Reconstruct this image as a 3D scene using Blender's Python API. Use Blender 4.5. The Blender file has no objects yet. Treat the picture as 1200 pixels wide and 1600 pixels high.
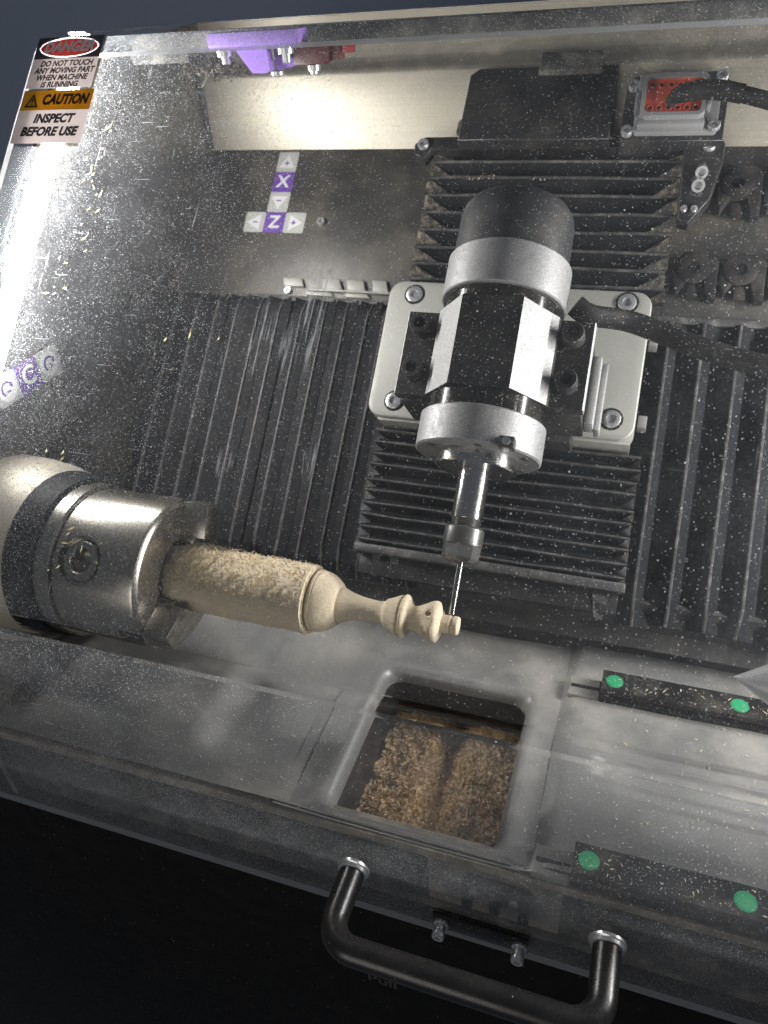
import bpy, bmesh, math, random
from mathutils import Vector, Matrix, noise as nz

random.seed(7)
scene = bpy.context.scene
COL = scene.collection
S2 = math.sqrt(2.0)
MM = 0.001

# ------------------------------------------------------------------ frames
# machine frame, millimetres: u = along the lathe axis (right), h = into the machine, z = up.
# slant-bed frame: u, v = up the 45 degree bed, n = out of the bed.
def BED(u, v, n):
    return (u * MM, (v - n) / S2 * MM, (v + n) / S2 * MM)
def FLO(u, h, z):
    return (u * MM, h * MM, z * MM)

# ------------------------------------------------------------------ camera
FPX = 1190.0
vu = Vector((-3200 - 600, 260 - 800, FPX)); vv = Vector((2094 - 600, -7130 - 800, FPX))
cu = (-vu).normalized(); cv = vv.normalized(); cv = (cv - cu * cu.dot(cv)).normalized(); cn = cu.cross(cv)
def cam_axis(i):
    a = Vector((cu[i], cv[i], cn[i]))
    return Vector((a[0], (a[1] - a[2]) / S2, (a[1] + a[2]) / S2))
right, down, fwd = cam_axis(0), cam_axis(1), cam_axis(2)
cam_d = bpy.data.cameras.new('camera')
cam = bpy.data.objects.new('camera', cam_d); COL.objects.link(cam)
m = Matrix((right, -down, -fwd)).transposed().to_4x4()
m.translation = Vector(BED(0, 0, 440))
cam.matrix_world = m
cam_d.sensor_fit = 'VERTICAL'; cam_d.sensor_height = 36.0; cam_d.sensor_width = 27.0
cam_d.lens = FPX / 1600 * 36.0
cam_d.clip_start = 0.01; cam_d.clip_end = 50
cam_d.dof.use_dof = True; cam_d.dof.focus_distance = 0.36; cam_d.dof.aperture_fstop = 11.0
scene.camera = cam

# ------------------------------------------------------------------ world and lamps
w = bpy.data.worlds.new('World'); scene.world = w; w.use_nodes = True
bg = w.node_tree.nodes['Background']
bg.inputs['Color'].default_value = (0.72, 0.82, 1.0, 1); bg.inputs['Strength'].default_value = 0.05

LED_L = 95.0          # radiance of the LED strips inside the enclosure
def strip_lamp(name, u, v0, v1, n, width, rad, facing):
    ld = bpy.data.lights.new(name, 'AREA'); ld.shape = 'RECTANGLE'
    ln = (v1 - v0) * MM; wd = width * MM
    ld.size = wd; ld.size_y = ln; ld.energy = rad * math.pi * wd * ln
    ld.color = (1.0, 0.985, 0.965)
    o = bpy.data.objects.new(name, ld); COL.objects.link(o)
    yax = Vector((0, 1, 1)).normalized(); zax = Vector((-facing, 0, 0)); xax = yax.cross(zax)
    mm = Matrix((xax, yax, zax)).transposed().to_4x4(); mm.translation = Vector(BED(u, (v0 + v1) / 2, n))
    o.matrix_world = mm
    return o
strip_lamp('right_led_lamp', 214, -20, 280, 104, 16, LED_L * 1.15, -1)

# unseen soft fill added for dim room light, lifting handle and lid dust
rl = bpy.data.lights.new('room_fill', 'AREA'); rl.shape = 'SQUARE'; rl.size = .5; rl.energy = 1.3; rl.color = (1.0, .95, .88)
ro = bpy.data.objects.new('room_fill', rl); COL.objects.link(ro)
ro.location = (-.25, -1.0, .12); ro.rotation_euler = (Vector((-.05, -.05, .05)) - Vector(ro.location)).to_track_quat('-Z', 'Y').to_euler()

vs = scene.view_settings
vs.view_transform = 'Standard'; vs.look = 'None'; vs.exposure = 0.45; vs.gamma = 1.0
vs.use_curve_mapping = False
cy = scene.cycles
cy.max_bounces = 12; cy.transparent_max_bounces = 24; cy.transmission_bounces = 8; cy.glossy_bounces = 5; cy.diffuse_bounces = 3
cy.caustics_reflective = False; cy.caustics_refractive = False; cy.sample_clamp_indirect = 6.0
cy.use_denoising = True; cy.denoising_prefilter = 'NONE'

# ------------------------------------------------------------------ material helpers
class NT:
    def __init__(self, name):
        self.m = bpy.data.materials.new(name); self.m.use_nodes = True
        self.t = self.m.node_tree; self.t.nodes.clear()
        self.out = self.n('ShaderNodeOutputMaterial')
    def n(self, typ, **kw):
        nd = self.t.nodes.new(typ)
        for k, v in kw.items(): setattr(nd, k, v)
        return nd
    def put(self, sock, val):
        if isinstance(val, bpy.types.NodeSocket): self.t.links.new(val, sock)
        else:
            if sock.type == 'RGBA' and len(val) == 3: val = (*val, 1)
            sock.default_value = val
    def pos(self):
        if not hasattr(self, '_p'): self._p = self.n('ShaderNodeNewGeometry').outputs['Position']
        return self._p
    def bed(self, sx=1, sy=1, sz=1):      # position turned into the slant-bed frame and stretched
        mp = self.n('ShaderNodeMapping', vector_type='POINT')
        r = self.n('ShaderNodeVectorRotate', rotation_type='X_AXIS'); self.put(r.inputs['Vector'], self.pos()); r.inputs['Angle'].default_value = -math.pi / 4
        self.put(mp.inputs['Vector'], r.outputs[0]); mp.inputs['Scale'].default_value = (sx, sy, sz)
        return mp.outputs[0]
    def stretch(self, sx, sy, sz):
        mp = self.n('ShaderNodeMapping'); self.put(mp.inputs['Vector'], self.pos()); mp.inputs['Scale'].default_value = (sx, sy, sz)
        return mp.outputs[0]
    def noise(self, scale, detail=3, rough=.55, vec=None, out='Fac'):
        nd = self.n('ShaderNodeTexNoise'); nd.inputs['Scale'].default_value = scale
        nd.inputs['Detail'].default_value = detail; nd.inputs['Roughness'].default_value = rough
        self.put(nd.inputs['Vector'], vec if vec is not None else self.pos())
        return nd.outputs[out]
    def voro(self, scale, vec=None, rnd=1.0):
        nd = self.n('ShaderNodeTexVoronoi'); nd.inputs['Scale'].default_value = scale; nd.inputs['Randomness'].default_value = rnd
        self.put(nd.inputs['Vector'], vec if vec is not None else self.pos())
        return nd.outputs['Distance'], nd.outputs['Color']
    def math(self, op, a, b=None, c=None, clamp=False):
        nd = self.n('ShaderNodeMath', operation=op, use_clamp=clamp)
        for i, x in enumerate((a, b, c)):
            if x is not None: self.put(nd.inputs[i], x)
        return nd.outputs[0]
    def ramp(self, x, a, b, lo=0.0, hi=1.0, smooth=True):
        nd = self.n('ShaderNodeMapRange', interpolation_type='SMOOTHSTEP' if smooth else 'LINEAR')
        self.put(nd.inputs['Value'], x)
        nd.inputs['From Min'].default_value = a; nd.inputs['From Max'].default_value = b
        nd.inputs['To Min'].default_value = lo; nd.inputs['To Max'].default_value = hi
        return nd.outputs[0]
    def mix(self, f, a, b):
        nd = self.n('ShaderNodeMix', data_type='RGBA'); self.put(nd.inputs[0], f); self.put(nd.inputs[6], a); self.put(nd.inputs[7], b)
        return nd.outputs[2]
    def sep(self, v):
        nd = self.n('ShaderNodeSeparateXYZ'); self.put(nd.inputs[0], v); return nd.outputs
    def bump(self, h, strength=.2, dist=.0005):
        nd = self.n('ShaderNodeBump'); self.put(nd.inputs['Height'], h); nd.inputs['Strength'].default_value = strength; nd.inputs['Distance'].default_value = dist
        return nd.outputs[0]
    def pbsdf(self, color, rough=.5, metal=0.0, normal=None, spec=.5, **kw):
        p = self.n('ShaderNodeBsdfPrincipled'); self.put(p.inputs['Base Color'], color); self.put(p.inputs['Roughness'], rough)
        self.put(p.inputs['Metallic'], metal); self.put(p.inputs['Specular IOR Level'], spec)
        if normal is not None: self.put(p.inputs['Normal'], normal)
        for k, v in kw.items(): self.put(p.inputs[k], v)
        return p.outputs[0]
    def shmix(self, f, a, b):
        nd = self.n('ShaderNodeMixShader'); self.put(nd.inputs[0], f); self.t.links.new(a, nd.inputs[1]); self.t.links.new(b, nd.inputs[2]); return nd.outputs[0]
    def shadd(self, a, b):
        nd = self.n('ShaderNodeAddShader'); self.t.links.new(a, nd.inputs[0]); self.t.links.new(b, nd.inputs[1]); return nd.outputs[0]
    def done(self, s):
        self.t.links.new(s, self.out.inputs['Surface']); return self.m

DUSTC = (0.50, 0.44, 0.35)
def dusty(name, color, rough, metal=0.0, dust=.3, speck=.3, var=.25, bumpy=0.0, bscale=900, spec=.5, rvar=.18, grain=None, dscale=60, dustcol=DUSTC):
    """A plain surface with tone variation, a cloudy dust film and scattered dust specks."""
    t = NT(name)
    n1 = t.noise(dscale, 5, .6); n2 = t.noise(dscale * 9, 3)
    c = t.mix(t.math('MULTIPLY', n2, var), color, tuple(x * .45 for x in color))
    if grain:
        g = t.noise(1.0, 3, .6, vec=t.bed(*grain))
        c = t.mix(t.math('MULTIPLY', g, .5), c, tuple(min(1, x * 1.5) for x in color))
    film = t.math('MULTIPLY', t.ramp(n1, .42, .75), dust)
    d, col = t.voro(1100)
    cs = t.sep(col)
    sp = t.math('MULTIPLY', t.math('LESS_THAN', d, .26), t.math('GREATER_THAN', cs[0], 1 - speck * .5))
    sp = t.math('MULTIPLY', sp, .8)
    fac = t.math('MAXIMUM', film, sp)
    nrm = t.bump(t.noise(bscale, 3), bumpy, .0003) if bumpy else None
    a = t.pbsdf(c, t.ramp(n2, .2, .8, rough * (1 - rvar), min(1, rough * (1 + rvar))), metal, nrm, spec)
    b = t.pbsdf(dustcol, .95, 0, None, .1)
    return t.done(t.shmix(fac, a, b))

def anodised(name, color, rough, metal=1.0):
    t = NT(name)
    s = t.noise(2600, 2, .7)
    c = t.mix(t.ramp(s, .4, .72), tuple(x * .8 for x in color), tuple(min(1, x * 1.7) for x in color))
    return t.done(t.pbsdf(c, t.ramp(t.noise(300), .3, .7, rough * .9, rough * 1.15), metal, t.bump(s, .22, .00012)))

M = {}
M['housing'] = dusty('dark_housing_metal', (.07, .068, .066), .42, .5, dust=.14, speck=.25, dscale=25)
M['leftwall'] = dusty('grey_wall_metal', (.20, .19, .18), .28, .85, dust=.2, speck=.3, dscale=30)
M['bright'] = dusty('brushed_bright_sheet', (.42, .395, .335), .46, .85, dust=.22, speck=.25, dscale=90, var=.8, grain=(8, 900, 900), dustcol=(.52, .46, .36))
M['tray'] = dusty('tray_metal', (.25, .25, .247), .42, .25, dust=.95, speck=.4, dscale=16, bumpy=.25, bscale=500, dustcol=(.44, .42, .39))
M['bed'] = dusty('bed_black', (.03, .03, .032), .6, dust=.08, speck=.15)
M['rubber'] = dusty('bellows_rubber', (.011, .012, .0145), .6, spec=.12, dust=.03, speck=.14, dscale=40, bumpy=.3, bscale=700, dustcol=(.3, .28, .24))
M['rubber_dust'] = dusty('bellows_dusty_rubber', (.03, .03, .03), .6, dust=.75, speck=.9, dscale=260, dustcol=(.42, .36, .27))
M['ridge'] = dusty('bellows_ridge', (.05, .05, .052), .5, dust=.35, speck=.3, dscale=120, dustcol=(.33, .31, .28))
M['black'] = dusty('black_plate', (.018, .018, .02), .38, dust=.05, speck=.22, dscale=50)
M['blackcap'] = dusty('black_cap', (.026, .028, .032), .45, dust=.10, speck=.22, dscale=35, bumpy=.15, bscale=2500)
M['base'] = dusty('black_base', (.005, .005, .005), .6, dust=.01, speck=.01, spec=.15)
M['baselip'] = dusty('dusty_base_lip', (.20, .18, .155), .8, dust=.8, speck=.7, dscale=80, dustcol=(.42, .38, .31))
M['chainplastic'] = dusty('chain_plastic', (.016, .016, .018), .7, spec=.12, dust=.1, speck=.08, dscale=60)
M['plate'] = dusty('light_cast_plate', (.37, .37, .345), .5, .2, dust=.10, speck=.1, var=.12, bumpy=.1, bscale=1600)
M['silver'] = anodised('bead_blasted_silver', (.29, .29, .295), .55, .6)
M['facet'] = anodised('bright_clamp_facet', (.36, .36, .36), .6, .35)
M['anoblack'] = dusty('black_anodised', (.030, .030, .032), .5, .2, dust=.06, speck=.32, dscale=60, bumpy=.12, bscale=3000)
M['gloss'] = dusty('gloss_black_steel', (.03, .03, .03), .16, .6, dust=.04, speck=.2)
M['steel'] = dusty('chuck_steel', (.42, .40, .36), .27, 1.0, dust=.05, speck=.25, dscale=45, var=.06, rvar=.04)
M['headcast'] = dusty('headstock_cast', (.40, .37, .31), .55, .5, dust=.35, speck=.35, dscale=45)
M['ground'] = dusty('ground_steel', (.62, .61, .60), .17, 1.0, dust=.04, speck=.08, grain=(20, 2500, 20))
M['darksteel'] = dusty('dark_nut_steel', (.20, .20, .20), .32, .8, dust=.05, speck=.1)
M['chrome'] = dusty('zinc_screw', (.70, .71, .73), .30, .75, dust=.05, speck=.05, var=.3)
M['cone'] = dusty('centre_cone_steel', (.78, .78, .79), .33, .55, dust=.03, speck=.06, var=.1)
M['carbide'] = dusty('carbide', (.45, .44, .43), .22, 1.0, dust=.1, speck=.1)
M['purple'] = dusty('purple_print', (.30, .17, .62), .55, dust=.15, speck=.12, grain=(10, 3000, 3000), dustcol=(.6, .5, .6))
M['maroon'] = dusty('maroon_switch', (.07, .016, .018), .4, dust=.2, speck=.3)
M['red'] = dusty('red_plunger', (.24, .02, .03), .4, dust=.1, speck=.1)
M['greyplastic'] = dusty('grey_connector', (.22, .22, .225), .5, dust=.06, speck=.05)
M['orange'] = dusty('orange_insert', (.62, .075, .03), .45, dust=.04, speck=.05)
M['hole'] = dusty('dark_hole', (.02, .008, .006), .6, dust=0, speck=0)
M['cable'] = dusty('cable_rubber', (.009, .009, .010), .62, spec=.2, dust=.04, speck=.12, dscale=90)
M['green'] = dusty('green_plug', (.02, .36, .16), .45, dust=.12, speck=.25, dscale=200)
M['railblack'] = dusty('rail_black', (.018, .018, .02), .35, .4, dust=.16, speck=.55, dscale=55, dustcol=(.42, .38, .33))
M['foam'] = dusty('dusty_foam', (.03, .03, .03), .9, dust=.35, speck=.9, dscale=90, dustcol=(.33, .32, .29))
M['handle'] = dusty('black_handle', (.014, .014, .015), .30, dust=.02, speck=.02)
M['room'] = dusty('room_wall', (.62, .70, .86), .8, dust=0, speck=0)
M['wpaper'] = None

def label_mat(name, color, trans=.5, rough=.5):
    t = NT(name)
    c = t.mix(t.math('MULTIPLY', t.noise(700, 3), .25), color, tuple(x * .75 for x in color))
    a = t.pbsdf(c, rough, 0, None, .3)
    tr = t.n('ShaderNodeBsdfTranslucent'); t.put(tr.inputs['Color'], c)
    return t.done(t.shmix(trans, a, tr.outputs[0]))
M['lab_white'] = label_mat('label_white', (.84, .78, .77))
M['lab_black'] = label_mat('label_black', (.015, .015, .018), .15)
M['lab_red'] = label_mat('label_red', (.46, .04, .035), .05)
M['lab_letter'] = label_mat('label_letter', (.9, .86, .86), .02)
M['lab_yellow'] = label_mat('label_yellow', (.74, .46, .03), .2)
M['key_grey'] = dusty('key_grey', (.46, .47, .45), .4, dust=.1, speck=.12)
M['key_white'] = dusty('key_white', (.74, .74, .74), .4, dust=.05, speck=.1)
M['key_purple'] = dusty('key_purple', (.12, .045, .33), .4, dust=.08, speck=.3, dustcol=(.5, .4, .6))

def wood_mat():
    t = NT('pale_machined_wood')
    g = t.noise(1.0, 4, .6, vec=t.stretch(60, 900, 900)); fine = t.noise(2600, 3, .7); blot = t.noise(90, 3)
    c = t.mix(t.ramp(g, .3, .7), (.76, .63, .44), (.88, .77, .59))
    c = t.mix(t.math('MULTIPLY', t.ramp(blot, .45, .7), .5), c, (.90, .79, .59))
    c = t.mix(t.math('MULTIPLY', t.ramp(t.noise(1500, 2, .6), .52, .68), .25), c, (.46, .33, .18))
    h = t.math('ADD', t.math('MULTIPLY', fine, 1.0), g)
    return t.done(t.pbsdf(c, .85, 0, t.bump(h, .75, .0006), .15))
M['wood'] = wood_mat()
M['rawwood'] = wood_mat(); M['rawwood'].name = 'frayed_raw_wood'
def fibre_mat(name, c0, c1, tr=.25):
    t = NT(name)
    rnd = t.noise(400, 2)
    c = t.mix(t.ramp(rnd, .35, .65), c0, c1)
    a = t.pbsdf(c, .85, 0, None, .15); b = t.n('ShaderNodeBsdfTranslucent'); t.put(b.inputs['Color'], c)
    return t.done(t.shmix(tr, a, b.outputs[0]))
M['fibre'] = fibre_mat('wood_fibre', (.76, .63, .43), (.94, .85, .68))
M['chips'] = fibre_mat('chip_pile', (.50, .33, .17), (.82, .64, .41), .1)
M['lidchip'] = fibre_mat('lid_chip', (.62, .55, .28), (.80, .76, .52), .6)

def led_mat():
    t = NT('led_diffuser')
    e = t.n('ShaderNodeEmission'); e.inputs['Color'].default_value = (1, .985, .96, 1); e.inputs['Strength'].default_value = LED_L
    return t.done(e.outputs[0])
M['led'] = led_mat()

def acrylic(dust):
    t = NT('dusty_acrylic' if dust else 'clear_acrylic')
    tr = t.n('ShaderNodeBsdfTransparent'); tr.inputs['Color'].default_value = (.985, .985, .98, 1)
    gl = t.n('ShaderNodeBsdfGlossy'); gl.inputs['Roughness'].default_value = .02
    ge = t.n('ShaderNodeNewGeometry'); dp = t.n('ShaderNodeVectorMath', operation='DOT_PRODUCT')
    t.put(dp.inputs[0], ge.outputs['Normal']); t.put(dp.inputs[1], ge.outputs['Incoming'])
    c1 = t.math('SUBTRACT', 1.0, t.math('ABSOLUTE', dp.outputs['Value']), clamp=True)
    fr = t.math('ADD', .022, t.math('MULTIPLY', t.math('POWER', c1, 5.0), .6))
    clear = t.shmix(fr, tr.outputs[0], gl.outputs[0])
    if not dust: return t.done(clear)
    b = t.bed(); xs = t.sep(b); U, V = xs[0], xs[1]
    P = t.sep(t.pos()); Z = P[2]
    cloud = t.ramp(t.noise(16, 6, .68), .32, .68)
    left = t.math('MULTIPLY', t.ramp(U, -.10, -.29), t.ramp(U, -.328, -.285, .35, 1.0))                       # thrown at the chuck end
    low = t.ramp(Z, .0, -.035)                        # settled along the lower front
    dens = t.math('ADD', t.math('ADD', .085, t.math('MULTIPLY', left, .85)), t.math('MULTIPLY', low, 1.3))
    dens = t.math('MULTIPLY', dens, t.math('ADD', .22, t.math('MULTIPLY', cloud, 1.25)))
    def specks(scale, rad, share):
        d, c = t.voro(scale); cs = t.sep(c)
        a = t.math('LESS_THAN', d, t.math('MULTIPLY', t.math('ADD', .35, cs[1]), rad))
        k = t.math('LESS_THAN', cs[0], t.math('MULTIPLY', dens, share, clamp=True))
        return t.math('MULTIPLY', a, k)
    s1 = specks(1700, .26, 1.25); s2 = specks(1050, .22, .7); s3 = specks(520, .15, .35)
    sp = t.math('MAXIMUM', t.math('MAXIMUM', t.math('MULTIPLY', s1, .75), t.math('MULTIPLY', s2, .9)), s3)
    fn = t.math('MULTIPLY', t.ramp(t.noise(45, 6, .7), .2, .8, .35, 1.0), t.ramp(t.noise(900, 3, .7), .25, .75, .55, 1.0))
    film = t.math('MULTIPLY', fn, t.math('ADD', t.math('ADD', .08, t.math('MULTIPLY', left, .10)), t.math('MULTIPLY', low, .27)))
    # wiped smears running up the sheet
    streak = t.ramp(t.noise(1.0, 5, .75, vec=t.bed(620, 34, 100)), .46, .66)
    def patch(u0, v0, su, sv):
        a = t.math('DIVIDE', t.math('SUBTRACT', U, u0 * MM), su * MM); bb = t.math('DIVIDE', t.math('SUBTRACT', V, v0 * MM), sv * MM)
        r = t.math('ADD', t.math('MULTIPLY', a, a), t.math('MULTIPLY', bb, bb))
        return t.ramp(r, 1.0, .1)
    pt = patch(-161, 113, 8, 22)
    for q in ((-139.5, 118, 6, 32), (-136, 150, 4, 18), (-166, 57, 5, 10), (-127, 62, 4, 13), (-149, 110, 3, 20)):
        pt = t.math('MAXIMUM', pt, patch(*q))
    smear = t.math('MULTIPLY', t.math('MULTIPLY', streak, pt), 1.0)
    # fine scratches
    scr = t.noise(1.0, 2, .5, vec=t.bed(45, 900, 900)); scr2 = t.noise(1.0, 2, .5, vec=t.bed(620, 38, 200))
    sc = t.math('MULTIPLY', t.math('MAXIMUM', t.ramp(scr, .70, .76), t.ramp(scr2, .70, .77)), t.math('ADD', .10, t.math('MULTIPLY', left, .5)))
    fac = t.math('MAXIMUM', t.math('MAXIMUM', t.math('MAXIMUM', sp, film), smear), sc)
    # nothing settles under the two stickers
    inu = t.math('MULTIPLY', t.math('LESS_THAN', U, -.2875), t.math('GREATER_THAN', V, .209))
    fac = t.math('MULTIPLY', fac, t.math('SUBTRACT', 1.0, inu))
    df = t.n('ShaderNodeBsdfDiffuse'); df.inputs['Color'].default_value = (.78, .81, .86, 1)
    tl = t.n('ShaderNodeBsdfTranslucent'); tl.inputs['Color'].default_value = (.82, .86, .92, 1)
    ds = t.shmix(.72, df.outputs[0], tl.outputs[0])
    return t.done(t.shmix(fac, clear, ds))
M['acrylic'] = acrylic(False); M['acrylic_dust'] = acrylic(True)
def glass_bend():
    t = NT('acrylic_bend')
    g = t.n('ShaderNodeBsdfGlass'); g.inputs['IOR'].default_value = 1.14; g.inputs['Roughness'].default_value = .02
    t.put(g.inputs['Normal'], t.bump(t.noise(1.0, 3, .6, vec=t.bed(25, 500, 500)), .25, .0006))
    return t.done(g.outputs[0])
M['acrylic_bend'] = glass_bend()
def edge_mat():
    t = NT('acrylic_edge')
    g = t.n('ShaderNodeBsdfDiffuse'); g.inputs['Color'].default_value = (.9, .92, .92, 1)
    tl = t.n('ShaderNodeBsdfTranslucent'); tl.inputs['Color'].default_value = (.75, .77, .78, 1)
    tr = t.n('ShaderNodeBsdfTransparent')
    s = t.shmix(.55, g.outputs[0], tl.outputs[0])
    return t.done(t.shmix(.12, s, tr.outputs[0]))
M['acrylic_edge'] = edge_mat()

# ------------------------------------------------------------------ mesh helpers
class MB:
    def __init__(self, frame=BED):
        self.fr = frame; self.v = []; self.f = []; self.mi = []
    def add(self, vs, fs, mi=0):
        o = len(self.v); self.v += [tuple(p) for p in vs]
        for f in fs: self.f.append([i + o for i in f]); self.mi.append(mi)
        return self
    def box(self, a0, a1, b0, b1, c0, c1, bev=0.0, mi=0, seg=2):
        if bev <= 0:
            vs = [(a, b, c) for c in (c0, c1) for b in (b0, b1) for a in (a0, a1)]
            return self.add(vs, [(0, 2, 3, 1), (4, 5, 7, 6), (0, 1, 5, 4), (2, 6, 7, 3), (0, 4, 6, 2), (1, 3, 7, 5)], mi)
        bm = bmesh.new(); bmesh.ops.create_cube(bm, size=1)
        for q in bm.verts: q.co = Vector(((a0 + a1) / 2 + q.co.x * (a1 - a0), (b0 + b1) / 2 + q.co.y * (b1 - b0), (c0 + c1) / 2 + q.co.z * (c1 - c0)))
        bmesh.ops.bevel(bm, geom=bm.edges[:], offset=bev, segments=seg, affect='EDGES', profile=.5)
        bm.verts.index_update()
        self.add([q.co[:] for q in bm.verts], [[q.index for q in f.verts] for f in bm.faces], mi); bm.free()
        return self
    def lathe(self, org, ax, prof, seg=48, mi=0, closed=True, a0=0.0):
        org = Vector(org); ax = Vector(ax).normalized()
        e1 = ax.orthogonal().normalized(); e2 = ax.cross(e1)
        vs = []; fs = []; rings = []
        for t, r in prof:
            if r < 1e-6: rings.append([len(vs)]); vs.append(org + ax * t)
            else:
                rings.append(list(range(len(vs), len(vs) + seg)))
                for k in range(seg):
                    a = a0 + 2 * math.pi * k / seg; vs.append(org + ax * t + (e1 * math.cos(a) + e2 * math.sin(a)) * r)
        for A, B in zip(rings, rings[1:]):
            if len(A) == 1 and len(B) == 1: continue
            for k in range(seg):
                k2 = (k + 1) % seg
                if len(A) == 1: fs.append((A[0], B[k2], B[k]))
                elif len(B) == 1: fs.append((A[k], A[k2], B[0]))
                else: fs.append((A[k], A[k2], B[k2], B[k]))
        if closed:
            for R in (rings[0], rings[-1]):
                if len(R) > 1: fs.append(list(R))
        return self.add(vs, fs, mi)
    def cyl(self, p0, p1, r, seg=24, bev=0.0, mi=0, r1=None):
        p0 = Vector(p0); p1 = Vector(p1); L = (p1 - p0).length; r1 = r if r1 is None else r1
        pr = [(0, r), (L, r1)] if bev <= 0 else [(0, r - bev), (bev, r), (L - bev, r1), (L, r1 - bev)]
        return self.lathe(p0, p1 - p0, pr, seg, mi)
    def prism(self, poly, c0, c1, mi=0, axes=(0, 1, 2), bev=0.0):
        """polygon given in the two axes axes[0], axes[1], extruded along axes[2]"""
        n = len(poly)
        def pt(a, b, c):
            q = [0, 0, 0]; q[axes[0]] = a; q[axes[1]] = b; q[axes[2]] = c; return q
        if bev <= 0: layers = [(poly, c0), (poly, c1)]
        else:
            cx = sum(p[0] for p in poly) / n; cyy = sum(p[1] for p in poly) / n
            def inset(d):
                out = []
                for i in range(n):
                    a = Vector(poly[i - 1]); b = Vector(poly[i]); c = Vector(poly[(i + 1) % n])
                    d1 = (b - a); d2 = (c - b)
                    if d1.length < 1e-6: d1 = d2
                    if d2.length < 1e-6: d2 = d1
                    n1 = Vector((-d1.y, d1.x)).normalized(); n2 = Vector((-d2.y, d2.x)).normalized()
                    nn = (n1 + n2); nn = nn.normalized() / max(.5, nn.normalized().dot(n1))
                    if nn.dot(Vector((cx, cyy)) - b) < 0 and area > 0: pass
                    out.append(b + nn * d * (1 if area > 0 else -1))
                return out
            area = sum(poly[i - 1][0] * poly[i][1] - poly[i][0] * poly[i - 1][1] for i in range(n))
            s = 1 if c1 > c0 else -1
            layers = [(poly, c0), (poly, c1 - s * bev), (inset(bev * .35), c1 - s * bev * .3), (inset(bev), c1)]
        vs = [pt(p[0], p[1], c) for pl, c in layers for p in pl]; fs = [list(range(n)), list(range((len(layers) - 1) * n, len(layers) * n))]
        for L in range(len(layers) - 1):
            for k in range(n):
                k2 = (k + 1) % n; fs.append((L * n + k, L * n + k2, (L + 1) * n + k2, (L + 1) * n + k))
        return self.add(vs, fs, mi)
    def tube(self, path, r, seg=16, mi=0, smooth=6, flat=1.0):
        P = [Vector(p) for p in path]
        if smooth:
            Q = []
            for i in range(len(P) - 1):
                a = P[max(0, i - 1)]; b = P[i]; c = P[i + 1]; d = P[min(len(P) - 1, i + 2)]
                for k in range(smooth):
                    t = k / smooth
                    Q.append(.5 * ((2 * b) + (c - a) * t + (2 * a - 5 * b + 4 * c - d) * t * t + (3 * b - a - 3 * c + d) * t ** 3))
            P = Q + [P[-1]]
        vs = []; fs = []; e = None
        for i, p in enumerate(P):
            t = (P[min(i + 1, len(P) - 1)] - P[max(0, i - 1)]).normalized()
            e = (t.orthogonal() if e is None else (e - t * e.dot(t))).normalized(); g = t.cross(e)
            rr = r[min(i * len(r) // len(P), len(r) - 1)] if isinstance(r, (list, tuple)) else r
            for k in range(seg):
                a = 2 * math.pi * k / seg; vs.append(p + (e * math.cos(a) + g * math.sin(a) * flat) * rr)
        for i in range(len(P) - 1):
            for k in range(seg):
                k2 = (k + 1) % seg; fs.append((i * seg + k, i * seg + k2, (i + 1) * seg + k2, (i + 1) * seg + k))
        fs.append(list(range(seg))); fs.append(list(range((len(P) - 1) * seg, len(P) * seg)))
        return self.add(vs, fs, mi)
    def build(self, name, mat, parent=None, smooth=40, fix=True):
        me = bpy.data.meshes.new(name)
        org = Vector(parent['_org']) if parent is not None and '_org' in parent else Vector((0, 0, 0))
        me.from_pydata([Vector(self.fr(*p)) - org for p in self.v], [], self.f)
        for mt in (mat if isinstance(mat, (list, tuple)) else [mat]): me.materials.append(M[mt])
        for p, i in zip(me.polygons, self.mi): p.material_index = i
        if fix:
            bm = bmesh.new(); bm.from_mesh(me); bmesh.ops.recalc_face_normals(bm, faces=bm.faces[:]); bm.to_mesh(me); bm.free()
        if smooth:
            me.shade_smooth(); me.set_sharp_from_angle(angle=math.radians(smooth))
        o = bpy.data.objects.new(name, me); COL.objects.link(o)
        if parent is not None:
            o.parent = parent; o['_org'] = list(org)
        return o

def thing(name, label, cat, base=(0, 0, 0), frame=FLO, group=None):
    o = bpy.data.objects.new(name, None); COL.objects.link(o); o.empty_display_size = .01
    o.location = frame(*base); o['_org'] = list(frame(*base)); o['label'] = label; o['category'] = cat
    if group: o['group'] = group
    return o
def struct(o):
    o['kind'] = 'structure'; return o

def rrect(a0, a1, b0, b1, r, seg=6):
    out = []
    for cx, cyy, s in ((a1 - r, b1 - r, 0), (a0 + r, b1 - r, 1), (a0 + r, b0 + r, 2), (a1 - r, b0 + r, 3)):
        for k in range(seg + 1):
            a = (s + k / seg) * math.pi / 2; out.append((cx + r * math.cos(a), cyy + r * math.sin(a)))
    return out

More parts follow.
